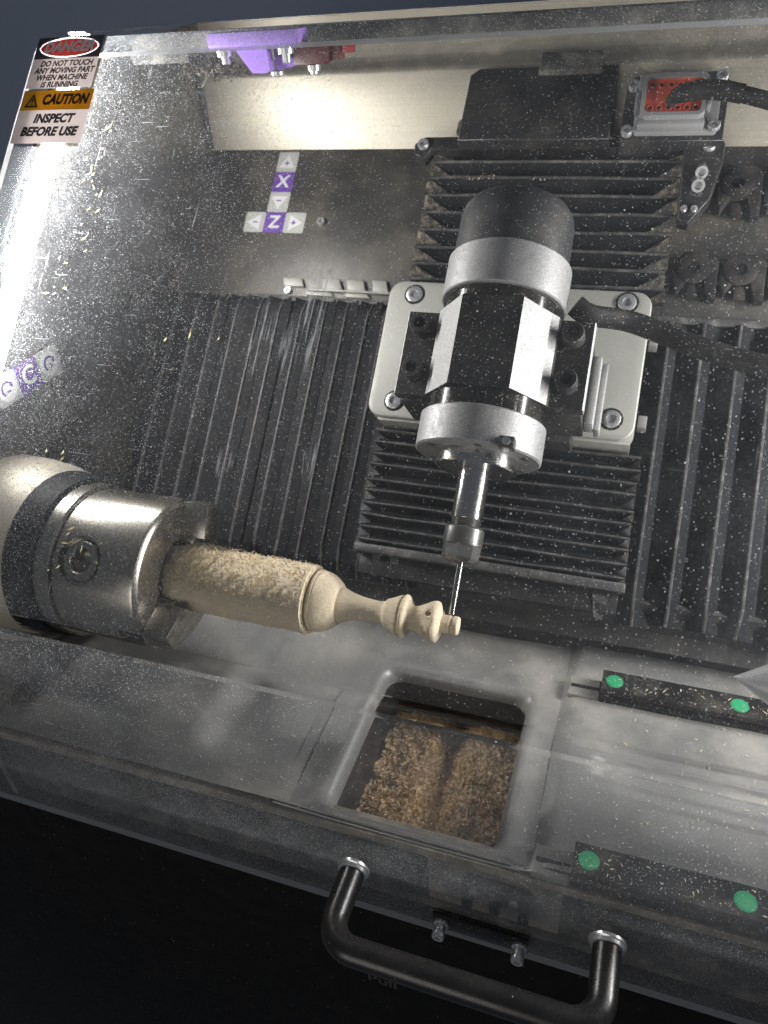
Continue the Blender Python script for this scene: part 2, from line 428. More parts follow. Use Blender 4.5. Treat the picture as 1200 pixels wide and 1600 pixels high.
def text2d(s, size, shear=0.0, bold=0.0, align='CENTER', space=1.0):
    c = bpy.data.curves.new('t', 'FONT'); c.body = s; c.size = size; c.shear = shear; c.offset = bold; c.align_x = align; c.align_y = 'CENTER'
    c.space_character = space; c.resolution_u = 3; c.fill_mode = 'FRONT' if hasattr(c, 'fill_mode') else c.fill_mode
    c.dimensions = '2D'
    o = bpy.data.objects.new('t', c); COL.objects.link(o)
    me = bpy.data.meshes.new_from_object(o.evaluated_get(bpy.context.evaluated_depsgraph_get()))
    vs = [v.co[:2] for v in me.vertices]; fs = [list(p.vertices) for p in me.polygons]
    bpy.data.objects.remove(o); bpy.data.curves.remove(c); bpy.data.meshes.remove(me)
    return vs, fs
def letter(mb, s, size, place, sx=1.0, shear=0.0, bold=0.0, mi=0, align='CENTER'):
    vs, fs = text2d(s, size, shear, bold, align)
    mb.add([place(x * sx, y) for x, y in vs], fs, mi)

def screw(parent, p, ax, r, hgt, name='screw', frame=BED, mat='chrome', socket=.52):
    b = MB(frame)
    b.lathe(p, ax, [(0, r), (hgt * .8, r), (hgt, r * .9), (hgt, r * socket), (hgt * .35, r * socket * .92), (hgt * .35, 0)], 20)
    return b.build(name, mat, parent)

# ================================================================== SETTING
rw = MB(FLO); rw.box(-2600, 1200, 900, 920, -900, 1600)
struct(rw.build('room_wall', 'room'))

WALL_U = -325.0; PANEL_N = -8.0; BACK_H = 232.0; FLOOR_Z = -20.0; FRONT_H = -119.0

# ------------------------------------------------------------------ machine housing
hs = thing('machine_housing', 'dark metal enclosure of a desktop milling lathe under the clear lid', 'machine housing', (0, FRONT_H, -330))
# left side wall
poly = [(FRONT_H, -330), (FRONT_H, FRONT_H + 144 * S2 - 6), (90, 90 + 144 * S2 - 6), (BACK_H + 14, 300), (BACK_H + 14, -330)]
b = MB(FLO); b.prism(poly, WALL_U, WALL_U - 4, axes=(1, 2, 0)); b.build('left_wall', 'leftwall', hs)
b = MB(FLO); b.prism(poly, 225, 229, axes=(1, 2, 0)); b.build('right_wall', 'leftwall', hs)
# bright folded back sheet
b = MB(FLO)
bp = [(BACK_H, 216), (BACK_H, 266), (BACK_H + 1, 268.5), (BACK_H + 3, 270.2), (BACK_H + 6, 272), (BACK_H + 9, 276), (BACK_H + 10, 300), (BACK_H + 14, 300), (BACK_H + 14, 216)]
b.prism(bp, WALL_U, 225, axes=(1, 2, 0)); b.build('back_sheet', 'bright', hs)
b = MB(FLO); b.tube([(WALL_U + 1.5, BACK_H - 1.5, 222), (WALL_U + 1.2, BACK_H - 1.4, 245), (WALL_U + 1.4, BACK_H - 1.5, 266)], 1.5, 8); b.build('corner_seam', 'foam', hs)
# dark glossy slanted panel above the bed
b = MB(); b.box(WALL_U, 225, 208, 322, PANEL_N - 3, PANEL_N, .4); b.build('slant_panel', 'housing', hs)
b = MB(); b.box(WALL_U, 225, 204, 208.6, -13, PANEL_N + 1.4, .6); b.build('panel_lip', 'ridge', hs)
b = MB(); b.box(WALL_U, 225, 14, 206, -26, -18); b.build('bed_back', 'bed', hs)
for (u0_, u1_, v0_, v1_) in ((-243, -229, 215, 221), (-214, -201, 214, 221.5), (-196, -184, 214, 221.5), (-178, -168, 214, 222), (-225, -206, 209.2, 212), (-196, -180, 209.2, 212)):  # pale raised pieces stand in for reflections on the glossy panel
    b = MB(); b.prism([(u0_ + 2, v0_), (u1_ + 3, v0_), (u1_, v1_), (u0_, v1_)], PANEL_N + .02, PANEL_N + 2.2, bev=.5); b.build('reflection_patch', 'plate', hs)
b = MB(); b.box(-222, -150, 212.4, 213.8, PANEL_N + .02, PANEL_N + 3, .4); b.build('reflection_strip', 'plate', hs)  # pale bar modelled in place of a reflected streak
# wall dropping from the bed to the tray
b = MB(FLO); b.box(WALL_U, 225, 30, 34, -40, 24); b.build('bed_riser', 'bed', hs)
# base front
b = MB(FLO); b.box(WALL_U - 4, 229, FRONT_H + 6, FRONT_H + 11, -90, FLOOR_Z - 3, 1.2); b.build('base_front', 'foam', hs)
b = MB(FLO); b.box(-640, 460, FRONT_H - .5, FRONT_H + 300, -900, -79, 1.2); b.build('base_body', 'base', hs)
b = MB(FLO); b.box(WALL_U - 4, 229, FRONT_H + 1, FRONT_H + 12, FLOOR_Z - 7, FLOOR_Z - .5, 1.6); b.build('front_lip', 'baselip', hs)
# faint word on the base front
b = MB(FLO); letter(b, 'Pull', 13, lambda x, y: (-96 + x, FRONT_H - .75, -166 + y), bold=.15); b.build('pull_lettering', 'housing', hs)

# tray floor: gentle height field with a rounded chute opening
OU0, OU1, OH0, OH1 = -117.0, -35.5, -112.0, -15.0
def sm(x, a, b):
    t = min(1, max(0, (x - a) / (b - a))); return t * t * (3 - 2 * t)
def floor_z(u, h):
    z = FLOOR_Z
    pk = sm(u, -186, -206) * sm(u, -318, -300) * sm(h, -108, -92) * sm(h, 24, 0)
    z += 9 * pk
    z += 5.0 * sm(u, -22, -10) * 1.0
    if u > -10:
        z -= 3.2 * sm(h, -36, -40) * sm(h, -70, -66) * sm(u, -8, 40)
        z -= 1.8 * sm(h, -49, -51) * sm(h, -60, -58) * sm(u, 0, 10)
    z += 1.5 * sm(h, -100, -114)
    z += .5 * math.sin(u * .031 + h * .05) + .3 * math.sin(u * .09 - h * .07)
    return z
tb = MB(FLO)
def grid(u0, u1, h0, h1, du, dh):
    nu = max(1, int(round((u1 - u0) / du))); nh = max(1, int(round((h1 - h0) / dh)))
    vs = [(u0 + (u1 - u0) * i / nu, h0 + (h1 - h0) * j / nh) for j in range(nh + 1) for i in range(nu + 1)]
    tb.add([(a, c, floor_z(a, c)) for a, c in vs], [(j * (nu + 1) + i, j * (nu + 1) + i + 1, (j + 1) * (nu + 1) + i + 1, (j + 1) * (nu + 1) + i) for j in range(nh) for i in range(nu)])
HB, HF = 2.0, -117.5
grid(WALL_U, -138, FRONT_H + 4, 31, 3, 2.5); grid(-138, -18, HB, 31, 4, 3); grid(-18, 226, FRONT_H + 4, 31, 2.5, 1.5)
grid(-138, -18, FRONT_H + 4, HF + 3.2, 4, 2)
inner = rrect(OU0, OU1, OH0, OH1, 9, 8); N = len(inner)
cx0, cy0 = (OU0 + OU1) / 2, (OH0 + OH1) / 2
outer = []
X0, X1, Y0, Y1 = -138, -18, HF + 3.2, HB
for c_, (ex, ey) in enumerate(((X1, Y1), (X0, Y1), (X0, Y0), (X1, Y0))):
    for k in range(9):
        p = inner[c_ * 9 + k]; first_is_x = c_ in (0, 2)
        if k == 4: outer.append((ex, ey))
        elif (k < 4) == first_is_x: t = (k if k < 4 else 8 - k) / 4; outer.append((ex, p[1] + (ey - p[1]) * t))
        else: t = (k if k < 4 else 8 - k) / 4; outer.append((p[0] + (ex - p[0]) * t, ey))
prof = [(0, -8, 1.0), (0, -4, 1.0), (.03, -1.2, 1), (.09, .8, 1), (.2, 2.4, 1), (.38, 2.6, 1), (.62, 1.2, 1), (1, 0, 0)]
rings = []
for t, dz, k in prof:
    rings.append([(p[0] + (q[0] - p[0]) * t, p[1] + (q[1] - p[1]) * t, floor_z(p[0] + (q[0] - p[0]) * t, p[1] + (q[1] - p[1]) * t) + dz) for p, q in zip(inner, outer)])
vsx = [q for r in rings for q in r]
tb.add(vsx, [(L * N + k, L * N + (k + 1) % N, (L + 1) * N + (k + 1) % N, (L + 1) * N + k) for L in range(len(rings) - 1) for k in range(N)])
wide = [(cx0 + (q[0] - cx0) * 1.12, cy0 + (q[1] - cy0) * 1.04) for q in outer]; mid_ = [(p[0] + (q[0] - p[0]) * .7, p[1] + (q[1] - p[1]) * .7) for p, q in zip(inner, outer)]
tb.add([(p[0], p[1], floor_z(*p) - .9) for p in mid_ + wide], [(k, (k + 1) % N, N + (k + 1) % N, N + k) for k in range(N)])
tray = tb.build('tray_floor', 'tray', hs, smooth=50)
b = MB(FLO)
lo = [(p[0] * 1.0, p[1], -95) for p in inner]; hi = [(p[0], p[1], FLOOR_Z - 7.5) for p in inner]
b.add(hi + lo, [(k, (k + 1) % N, N + (k + 1) % N, N + k) for k in range(N)] + [[N + k for k in range(N)]])
b.build('chip_chute', 'black', hs)
# latch strike behind the front of the lid
b = MB(FLO); b.box(-66, -2, -115.2, -112.8, -66, -27.5, .6); b.build('strike_plate', 'baselip', hs)
b = MB(FLO)
b.box(-48, -16, -121.5, -115.4, -42, -34, .8); b.box(-48, -43, -121.5, -115.4, -56, -41, .8); b.box(-21, -16, -121.5, -115.4, -56, -41, .8)
b.box(-34.5, -29.5, -122.0, -115.4, -53, -40, .8); b.build('latch_strike', 'black', hs)
for u in (-42, -23): screw(hs, (u, -121.4, -38), (0, -1, 0), 2.4, 1.4, frame=FLO)

# jog key label on the slanted panel
def rect(mb, a0, a1, b0, b1, c, mi=0, axes=(0, 1, 2), t=.25, sg=1):
    mb.prism([(a0, b0), (a1, b0), (a1, b1), (a0, b1)], c, c + t * sg, mi, axes)
jl = MB(); c0 = PANEL_N + .02; q = 15.7
for (a, r, mi) in ((-268, 302.3, 0), (-268, 286.6, 2), (-268, 270.9, 0), (-283.4, 255.2, 0), (-268, 255.2, 2), (-252.4, 255.2, 0)):
    jl.prism(rrect(a + .1, a + q - .1, r + .1, r + q - .1, 1.2, 3), c0, c0 + .25, mi)
def tri(mb, cx, cyy, d, s, c, mi):
    ang = {'up': 90, 'down': 270, 'left': 180, 'right': 0}[d]
    mb.prism([(cx + s * math.cos(math.radians(ang + k)), cyy + s * math.sin(math.radians(ang + k))) for k in (0, 120, 240)], c, c + .12, mi)
def plus(mb, cx, cyy, s, c, mi, minus=False):
    mb.prism([(cx - s, cyy - s * .25), (cx + s, cyy - s * .25), (cx + s, cyy + s * .25), (cx - s, cyy + s * .25)], c, c + .1, mi)
    if not minus: mb.prism([(cx - s * .25, cyy - s), (cx + s * .25, cyy - s), (cx + s * .25, cyy + s), (cx - s * .25, cyy + s)], c, c + .13, mi)
for cx, cyy, d, mn in ((-260.2, 309, 'up', 0), (-260.2, 279.8, 'down', 1), (-274.9, 263, 'left', 1), (-245.2, 263, 'right', 0)):
    tri(jl, cx, cyy, d, 6.8, c0 + .26, 1); plus(jl, cx, cyy, 1.9, c0 + .4, 2, mn)
for ch, y in (('X', 294.4), ('Z', 263)):
    letter(jl, ch, 13, lambda x, yy, y=y: (-260.2 + x, y + yy, c0 + .4), bold=.35, mi=1)
jl.build('jog_key_label', ['key_grey', 'key_white', 'key_purple'], hs)['label'] = 'grey and purple X and Z arrow key label on the dark slanted panel'
# rotary key label on the left wall
cl = MB(FLO); cw = WALL_U + .02; a0 = -29.8; q = 17.3; zz = 136.3
for k, mi in enumerate((0, 2, 0)):
    cl.prism(rrect(a0 + k * q, a0 + (k + 1) * q, zz, zz + q, .9 if k == 1 else 2.2, 3), cw, cw + .25, mi, axes=(1, 2, 0))
letter(cl, 'C', 15, lambda x, y: (cw + .4, a0 + 1.5 * q + x, zz + q / 2 + y), bold=.3, mi=1)
for k, mn in ((0, True), (2, False)):
    ch, cz = a0 + (k + .5) * q, zz + q / 2
    cl.prism([(ch + 7 * math.cos(a * math.pi / 16), cz + 7 * math.sin(a * math.pi / 16)) for a in range(32)], cw + .26, cw + .38, 1, axes=(1, 2, 0))
    arc = [(ch + 4.6 * math.cos(math.radians(a)), cz + 4.6 * math.sin(math.radians(a))) for a in range(30, 231, 20)]
    arc2 = [(ch + 3.2 * math.cos(math.radians(a)), cz + 3.2 * math.sin(math.radians(a))) for a in range(230, 29, -20)]
    n_ = len(arc)
    pts = arc + arc2
    cl.add([(cw + .45, p[0], p[1]) for p in pts], [(i, i + 1, 2 * n_ - 2 - i, 2 * n_ - 1 - i) for i in range(n_ - 1)], 2)
    a = math.radians(30); cl.add([(cw + .45, ch + r * math.cos(math.radians(g)), cz + r * math.sin(math.radians(g))) for r, g in ((6, 34), (2.2, 34), (3.9, -8))], [(0, 1, 2)], 2)
    for w_, h_ in (((1.7, .5), (.5, 1.7)) if not mn else ((1.7, .5),)):
        cl.add([(cw + .45 + .02 * w_, ch + .3 + i * w_, cz - 1.6 + j * h_) for i, j in ((-1, -1), (1, -1), (1, 1), (-1, 1))], [(0, 1, 2, 3)], 2)
cl.build('rotary_key_label', ['key_grey', 'key_white', 'key_purple'], hs)['label'] = 'grey and purple C rotation key label on the left wall'
# little bolts on the panel
screw(hs, (-224, 264, PANEL_N), (0, 0, 1), 3.0, 2.4); screw(hs, (-238, 212, PANEL_N), (0, 0, 1), 2.6, 2.2)

# LED strip along the left wall (the lit lamp that shows through the lid)
ls = thing('led_strip', 'glowing white LED strip on the left wall under the lid', 'light strip', (WALL_U, -55, 139), FLO)
ls['_org'] = list(BED(WALL_U, 90, 139)); ls.location = BED(WALL_U, 90, 139)
b = MB(); b.box(WALL_U + .1, WALL_U + 3, 88, 282, 127, 141, .5); b.build('channel', 'plate', ls)
b = MB(); b.prism(rrect(90, 280, 128, 140, 2, 3), WALL_U + 2.9, WALL_U + 4.5, axes=(1, 2, 0)); b.build('diffuser', 'led', ls)

# ================================================================== BED BELLOWS (pleats run up the bed)
def bed_bellows(label, ridges, pitch, facet, dep):
    t = thing('bed_bellows', label, 'bellows', (ridges[0], 29, -16), BED, 'black pleated covers over the slant bed')
    for u in ridges:
        j = random.uniform(-.5, .5); du = random.uniform(-.6, .6); e0 = 29 + random.uniform(-2, 2)
        sec = [(-pitch / 2 * .98, dep), (-1.0 + du, -.9), (-.45 + du, .2), (.45 + du, .2), (1.0 + du, -.9), (facet, dep * .9), (pitch / 2 * .98, dep)]
        b = MB()
        vs = []; st = [(e0 - 3, -7, 1.6), (e0 + 5, -1.2, 1.0), (e0 + 12, 0, 0), (85, .4 * j, 0), (140, -.4 * j, 0), (193, 0, 0), (199, -1.5, .8), (205, -5, 1.5)]
        for (v, dn, k) in st:
            for a, n in sec:
                vs.append((u + a + k * j * 2, v, n + (dn if n > dep * .8 else 0)))
        m_ = len(sec); fs = []; mis = []
        for i in range(len(st) - 1):
            for k in range(m_ - 1):
                fs.append((i * m_ + k, i * m_ + k + 1, (i + 1) * m_ + k + 1, (i + 1) * m_ + k)); mis.append(1 if k in (1, 2, 3) else 0)
        for f_, mi in zip(fs, mis): b.f.append(list(f_)); b.mi.append(mi)
        b.v = vs
        b.build('pleat', ['rubber', 'ridge'], t, smooth=25, fix=False)
    return t
lr = [-316, -300.5, -285, -269, -253.4, -237.6, -220.6, -204.8, -189, -173.9, -162.5, -148.1, -133, -118]
bed_bellows('black pleated rubber bed cover left of the spindle carriage, pleats running upward', lr, 15.6, 6.5, -1.6)
rr = [11.6, 30.1, 49.4, 67, 85.5, 104, 122.5, 141]
bed_bellows('black pleated rubber bed cover right of the spindle carriage, with broad grey fold faces', rr, 18.6, 6.5, -9.0)

# ================================================================== CARRIAGE BELLOWS (pleats run across)
def cross_bellows(label, u0, u1, vlist, n_r, n_v, gus, dust_in):
    t = thing('carriage_bellows', label, 'bellows', ((u0 + u1) / 2, vlist[-1], 0), BED, 'pleated covers of the cross slide')
    for a, c in zip(vlist, vlist[1:]):          # a upper ridge, c lower ridge
        mid = a * .45 + c * .55
        j0, j1 = random.uniform(-.8, .8), random.uniform(-.8, .8)
        b = MB()
        nu = 14; sec = [(a, n_r - .9), (a - .35, n_r), (a - 1.1, n_r), (a - 1.6, n_r - 1.0), (mid, n_v), (c + .25, n_r - 1.1)]
        vs = []; fs = []
        for i in range(nu + 1):
            s = i / nu; u = u0 + j0 + (u1 + j1 - u0 - j0) * s
            wv = 1.1 * nz.noise(Vector((s * 3.1, a * .37, 1))) + .5 * nz.noise(Vector((s * 11, a * .37, 4)))
            for k, (v, n) in enumerate(sec): vs.append((u, v + wv * (.6 if k < 4 else 0.2), n + .9 * nz.noise(Vector((s * 5, a * .5, 9)))))
        L = len(sec)
        for i in range(nu):
            for k in range(L - 1): fs.append((i * L + k, i * L + k + 1, (i + 1) * L + k + 1, (i + 1) * L + k)); b.mi.append(1 if k in (0, 1, 2) else 0)
        b.v = vs; b.f = [list(f) for f in fs]
        # folded corner gussets
        for (ue, sg) in ((u0 + j0, 1), (u1 + j1, -1)):
            b.add([(ue, a - 1.2, n_r - .2), (ue, c + .2, n_r - .4), (ue + sg * gus, mid - .6, n_v + .9), (ue + sg * gus * .5, (a + c) / 2 - .2, (n_r + n_v) / 2 + 1.6)], [(0, 3, 1), (0, 2, 3), (3, 2, 1)], 2)
            b.add([(ue, a, n_r - .4), (ue, c, n_r - .4), (ue, c, -4), (ue, a, -4)], [(0, 1, 2, 3)], 0)
        b.build('pleat', ['rubber', 'ridge', dust_in], t, smooth=25, fix=False)
    return t
ub = cross_bellows('black pleated bellows above the spindle mounting plate, dusty at its folded corners', -145.5, 5.6, [307, 295.3, 284.6, 272.8, 260.9, 249, 237, 226, 215, 204], 15, 5, 15, 'rubber_dust')
lbv = [118 - 7.7 * i + random.uniform(-1.1, 1.1) for i in range(10)] + [45]
lb = cross_bellows('tightly folded black bellows below the spindle mounting plate', -149, 6, lbv, 11, 3.5, 6, 'ridge')
b = MB(); b.prism([(-149.5, 41), (7, 41), (7, 46.2), (-149.5, 46.2)], -4, 11.5, bev=1.2); b.build('end_bar', 'ridge', lb)
b = MB(); b.box(-147, 4, 29, 41, -15, 3, .5); b.build('end_plate', 'black', lb)
for u, v, s in ((-139, 33, 5), (-128, 33, 6), (-10, 30, 9)):
    b = MB(); b.add([(u, v + 9, 4), (u + s, v + 8, 4), (u + s * .8, v - 5, 1), (u + s * .3, v - 4, 3)], [(0, 1, 2, 3)]); b.build('torn_flap', 'ridge', lb)
# top mounting plate with ears
b = MB(); b.prism([(-157, 297), (-150, 294), (-146, 300), (5.6, 300), (7, 255), (13, 253), (23, 268), (27.3, 292), (27.3, 303), (23, 308.6), (-152, 309), (-157.5, 304)], 11, 19.5, bev=.9); b.build('ear_plate', 'black', ub)
screw(ub, (-151.5, 303, 19.2), (0, 0, 1), 3.6, 2.6); screw(ub, (19, 301, 19.2), (0, 0, 1), 3.8, 2.6)
# grease nipples on the plate
for (u, v, s) in ((16.5, 283, 1.0), (15.6, 274.5, 1.05)):
    b = MB(); b.lathe((u, v + 4 * s, 19.4), (0, -.75, .66), [(0, 1.6), (2, 1.9), (2.5, 3.0 * s), (7.5, 3.4 * s), (9, 3.4 * s), (9, 2.2 * s), (6.5, 2.0 * s), (6.5, 0)], 18); b.build('grease_nipple', 'chrome', ub)
for u in (9.8, 15.2):
    b = MB(); b.lathe((u, 262, 19.4), (0, -.7, .7), [(0, 1.9), (2, 1.9), (2, 1.1), (4, 1.1), (4, 1.6), (6.5, .8), (7, 0)], 14); b.build('small_fitting', 'chrome', ub)

# ================================================================== MOUNTING PLATE
mp = thing('mounting_plate', 'light grey rounded mounting plate carrying the milling spindle', 'plate', (-76, 121, 0), BED)
b = MB(); b.prism(rrect(-152.8, .2, 121, 207.3, 9, 8), 4, 25, bev=1.0); b.build('plate', 'plate', mp)
b = MB(); b.box(-146, -1, 119.5, 121.5, 0, 22, .3); b.build('lower_lip', 'plate', mp)
for p in ((-136.7, 198.7), (-13.2, 200.3), (-136.8, 131.0), (-12.6, 132.3)):
    b = MB(); b.lathe((p[0], p[1], 25.0), (0, 0, 1), [(0.05, 6.4), (.12, 6.2), (.12, 5.2), (.05, 5.2)], 28); b.build('counterbore', 'black', mp)
    screw(mp, (p[0], p[1], 24.7), (0, 0, 1), 5.0, 1.6)
for v in (135, 183): 
    b = MB(); b.box(1.2, 6, v - 3, v + 4, 6, 16, .6); b.build('stop_block', 'greyplastic', mp)

# ================================================================== SPINDLE
AU, AN = -71.0, 80.0
sp = thing('milling_spindle', 'silver and black milling spindle clamped on the grey plate, pointing down', 'spindle', (AU, 36, AN), BED)
AX = (0, -1, 0)
def sl(name, prof, mat, seg=72, a0=0.0):       # profile as (v, r) from top downwards
    b = MB(); b.lathe((AU, 0, AN), (0, 1, 0), prof, seg, a0=a0); return b.build(name, mat, sp, smooth=30)
sl('rear_cap', [(188, 29.2), (212, 29.0), (216, 28.2), (219, 26.2), (220.6, 23), (221, 0)], 'blackcap')
sl('upper_ring', [(166.6, 30.6), (167.2, 31.3), (188.2, 31.3), (189, 30.5), (189, 20)], 'silver')
sl('upper_neck', [(150, 28.4), (166.6, 28.6), (167.2, 29.6), (167.4, 20)], 'gloss')
sl('lower_neck', [(106, 28.2), (125, 28.2)], 'gloss')
lring = sl('lower_ring', [(88.6, 20), (88.6, 30.2), (89.4, 31.0), (106, 31.0), (106.8, 30.2), (106.8, 20)], 'silver')
for a in range(0, 360, 60):
    aa = math.radians(a + 20)
    b = MB(); b.cyl((AU + 25.5 * math.cos(aa), 88.9, AN + 25.5 * math.sin(aa)), (AU + 25.5 * math.cos(aa), 88.2, AN + 25.5 * math.sin(aa)), 1.9, 14); b.build('face_screw', 'darksteel', lring)
b = MB(); b.box(AU + 14, AU + 21, 87.9, 93, AN + 22, AN + 30, .4); b.build('ring_slot', 'anoblack', lring)
b = MB(); b.cyl((AU + 17.5, 90.5, AN + 29.8), (AU + 17.5, 90.5, AN + 31), 1.9, 12); b.build('slot_screw', 'chrome', lring)
sl('nose_flange', [(82.2, 8), (82.2, 19.6), (82.8, 20.2), (88.8, 20.2)], 'ground')
sl('shaft', [(57.5, 7.4), (58, 7.6), (84, 7.7)], 'ground', 40)
sl('thread', [(53.2, 6.9)] + [(53.4 + .45 * i, 7.2 if i % 2 else 6.6) for i in range(10)] + [(58, 6.9)], 'darksteel', 32)
sl('collet_nut', [(44.6, 6), (44.6, 9.4), (45.2, 9.6), (52.6, 9.6), (53.4, 8.9), (53.4, 6)], 'darksteel', 40)
b = MB(); b.lathe((AU, 0, AN), (0, 1, 0), [(36.6, 2.2), (36.6, 6.6), (38, 8.6), (38.6, 9.1), (44.8, 9.5)], 8); b.build('collet_nut_hex', 'darksteel', sp, smooth=20)
# clamp: faceted front cap with two bolted flanges, and the block behind
cp = [(-46.5, 85), (-46.5, 78), (46.5, 78), (46.5, 85), (30.5, 85), (29.8, 88), (14.6, 108.5), (-14.6, 108.5), (-29.8, 88), (-30.5, 85)]
b = MB(); n_ = len(cp)
pts = [(AU + a, v, n) for v in (116, 160.5) for a, n in cp]
b.add(pts, [list(range(n_)), list(range(n_, 2 * n_))])
for k in range(n_):
    k2 = (k + 1) % n_; b.add([pts[k], pts[k2], pts[n_ + k2], pts[n_ + k]], [(0, 1, 2, 3)], 1 if k in (5, 7) else 0)
cap = b.build('clamp_cap', ['anoblack', 'facet'], sp, smooth=0)
b = MB(); b.box(AU - 46, AU + 46, 115, 161, 44, 77, .8); b.build('clamp_body', 'anoblack', sp)
b = MB(); b.box(AU - 40, AU + 40, 111, 165, 25.1, 44, .8); b.build('clamp_foot', 'anoblack', sp)
b = MB(); b.box(AU + 46.2, AU + 51, 117, 153, 46, 62, .8); b.box(AU + 51.1, AU + 54, 117, 153, 40, 52, .5); b.build('machined_edge', 'facet', sp)
for su in (-38.1, 37.6):
    b = MB(); b.box(AU + su - (8 if su < 0 else 8.4), AU + su + 8.6 - .2, 115.8, 116.0, 70, 84.5); 
    for v in (151.5, 128.2):
        bb = MB(); bb.lathe((AU + su, v, 84.8), (0, 0, 1), [(0, 5.4), (7.2, 5.4), (8.2, 4.8), (8.2, 2.9), (4.5, 2.7), (4.5, 0)], 24); bb.build('cap_bolt', 'anoblack', sp)
# bright arris along the flange
b = MB(); b.prism([(AU + 46.5, 84.9), (AU + 47.1, 84.4), (AU + 47.1, 78), (AU + 46.5, 78)], 116.2, 160.3, axes=(0, 2, 1)); b.build('flange_arris', 'facet', sp)
b = MB(); b.prism([(AU - 46.5, 84.9), (AU - 47.1, 84.4), (AU - 47.1, 78), (AU - 46.5, 78)], 116.2, 160.3, axes=(0, 2, 1)); b.build('flange_arris', 'facet', sp)

em = MB(); em.lathe((AU + .6, 0, AN), (0, 1, 0), [(10.9, 0), (11.0, 1.35), (12, 1.5), (22, 1.5), (23, 1.6), (40, 1.6)], 20)
e_ = em.build('end_mill', 'carbide'); e_['label'] = 'thin steel end mill held in the spindle collet, touching the carved piece'; e_['category'] = 'cutter'

# ================================================================== CABLES
b = MB(); b.tube([(-36, 172, 78), (-28, 169, 74), (-8, 172, 62), (24, 163, 58), (58, 155, 58), (110, 148, 60), (180, 140, 70)], 5.7, 18, flat=.62)
o = b.build('spindle_cable', 'cable'); o['label'] = 'flat black cable running right from the spindle over the grey plate'; o['category'] = 'cable'

# ================================================================== COVER BOX AND CONNECTOR
cb = thing('motor_cover', 'black box cover with small top tab above the upper bellows', 'cover', (-82, 306, 0), BED)
b = MB(); b.prism([(-127.5, 300), (-36.5, 300), (-37.8, 349.5), (-121.5, 349.8), (-126.8, 345.5)], -2, 28, bev=1.0); b.build('box', 'black', cb)
b = MB(); b.prism([(-84, 343), (-46, 343), (-47.5, 356.5), (-83, 357)], 22, 32, bev=1.6); b.build('tab', 'foam', cb)
b = MB(); b.cyl((-127, 318, 8), (-127, 326, 8), 8, 20, 1.5); b.build('side_boss', 'black', cb)
cn_ = thing('connector', 'grey twelve pin plug with orange face on a black plate', 'connector', (-2, 303, 10), BED)
b = MB(); b.prism([(-31, 299), (25, 299), (25, 337), (21, 341), (-27, 341), (-31, 337)], 4, 27, bev=.6); b.build('back_plate', 'black', cn_)
b = MB(); b.prism(rrect(-24, 21, 302, 340, 2, 4), 27.2, 31, bev=.6); b.build('flange', 'greyplastic', cn_)
b = MB()
o1 = rrect(-21.3, 13.3, 304.5, 331, 4, 6); o2 = rrect(-18.9, 10.9, 306.6, 328.6, 2.5, 6); n_ = len(o1)
vs_ = [(p[0], p[1], 31) for p in o1] + [(p[0], p[1], 41.5) for p in o1] + [(p[0], p[1], 41.5) for p in o2] + [(p[0], p[1], 34) for p in o2]
b.add(vs_, [(L * n_ + k, L * n_ + (k + 1) % n_, (L + 1) * n_ + (k + 1) % n_, (L + 1) * n_ + k) for L in range(3) for k in range(n_)])
b.box(-21.8, 13.8, 301.6, 305.6, 31, 37.5, .8); b.box(-24.6, -21.5, 312, 323, 31, 38, .8); b.box(13.6, 16.2, 313, 324, 31, 38, .8)
b.build('shell', 'greyplastic', cn_)
b = MB(); b.prism(o2, 34, 39.8); ins = b.build('insert', 'orange', cn_)
for row in (324.6, 310.2):
    for k in range(6):
        b = MB(); b.lathe((-16 + 4.9 * k, row, 39.5), (0, 0, 1), [(.35, 1.35), (.36, 0)], 14); b.build('pin_hole', 'hole', ins)
        b = MB(); b.lathe((-16 + 4.9 * k, row, 39.7), (0, 0, 1), [(.15, 1.9), (.5, 1.75), (.5, 1.4), (.15, 1.35)], 14, closed=False); b.build('pin_collar', 'orange', ins)
for p in ((-27, 334), (20, 335.5), (-27.3, 304.5), (19.2, 304.5)): screw(cn_, (p[0], p[1], 27 if p[0] < 0 else 30.8), (0, 0, 1), 3.4, 3)
b = MB(); b.tube([(-5.5, 312, 41), (-3, 313.5, 44.5), (2, 313.5, 47), (10, 314.2, 48.5), (22, 312.5, 49), (31, 310.2, 49)], [3.2, 4.3, 4.8, 5.0, 5.0, 4.8], 18)
b.tube([(29, 310.7, 49), (46, 305, 49), (80, 294, 46), (130, 282, 40)], 4.2, 18)
o = b.build('connector_cable', 'cable'); o['label'] = 'black sleeved cable leaving the orange connector to the right'; o['category'] = 'cable'

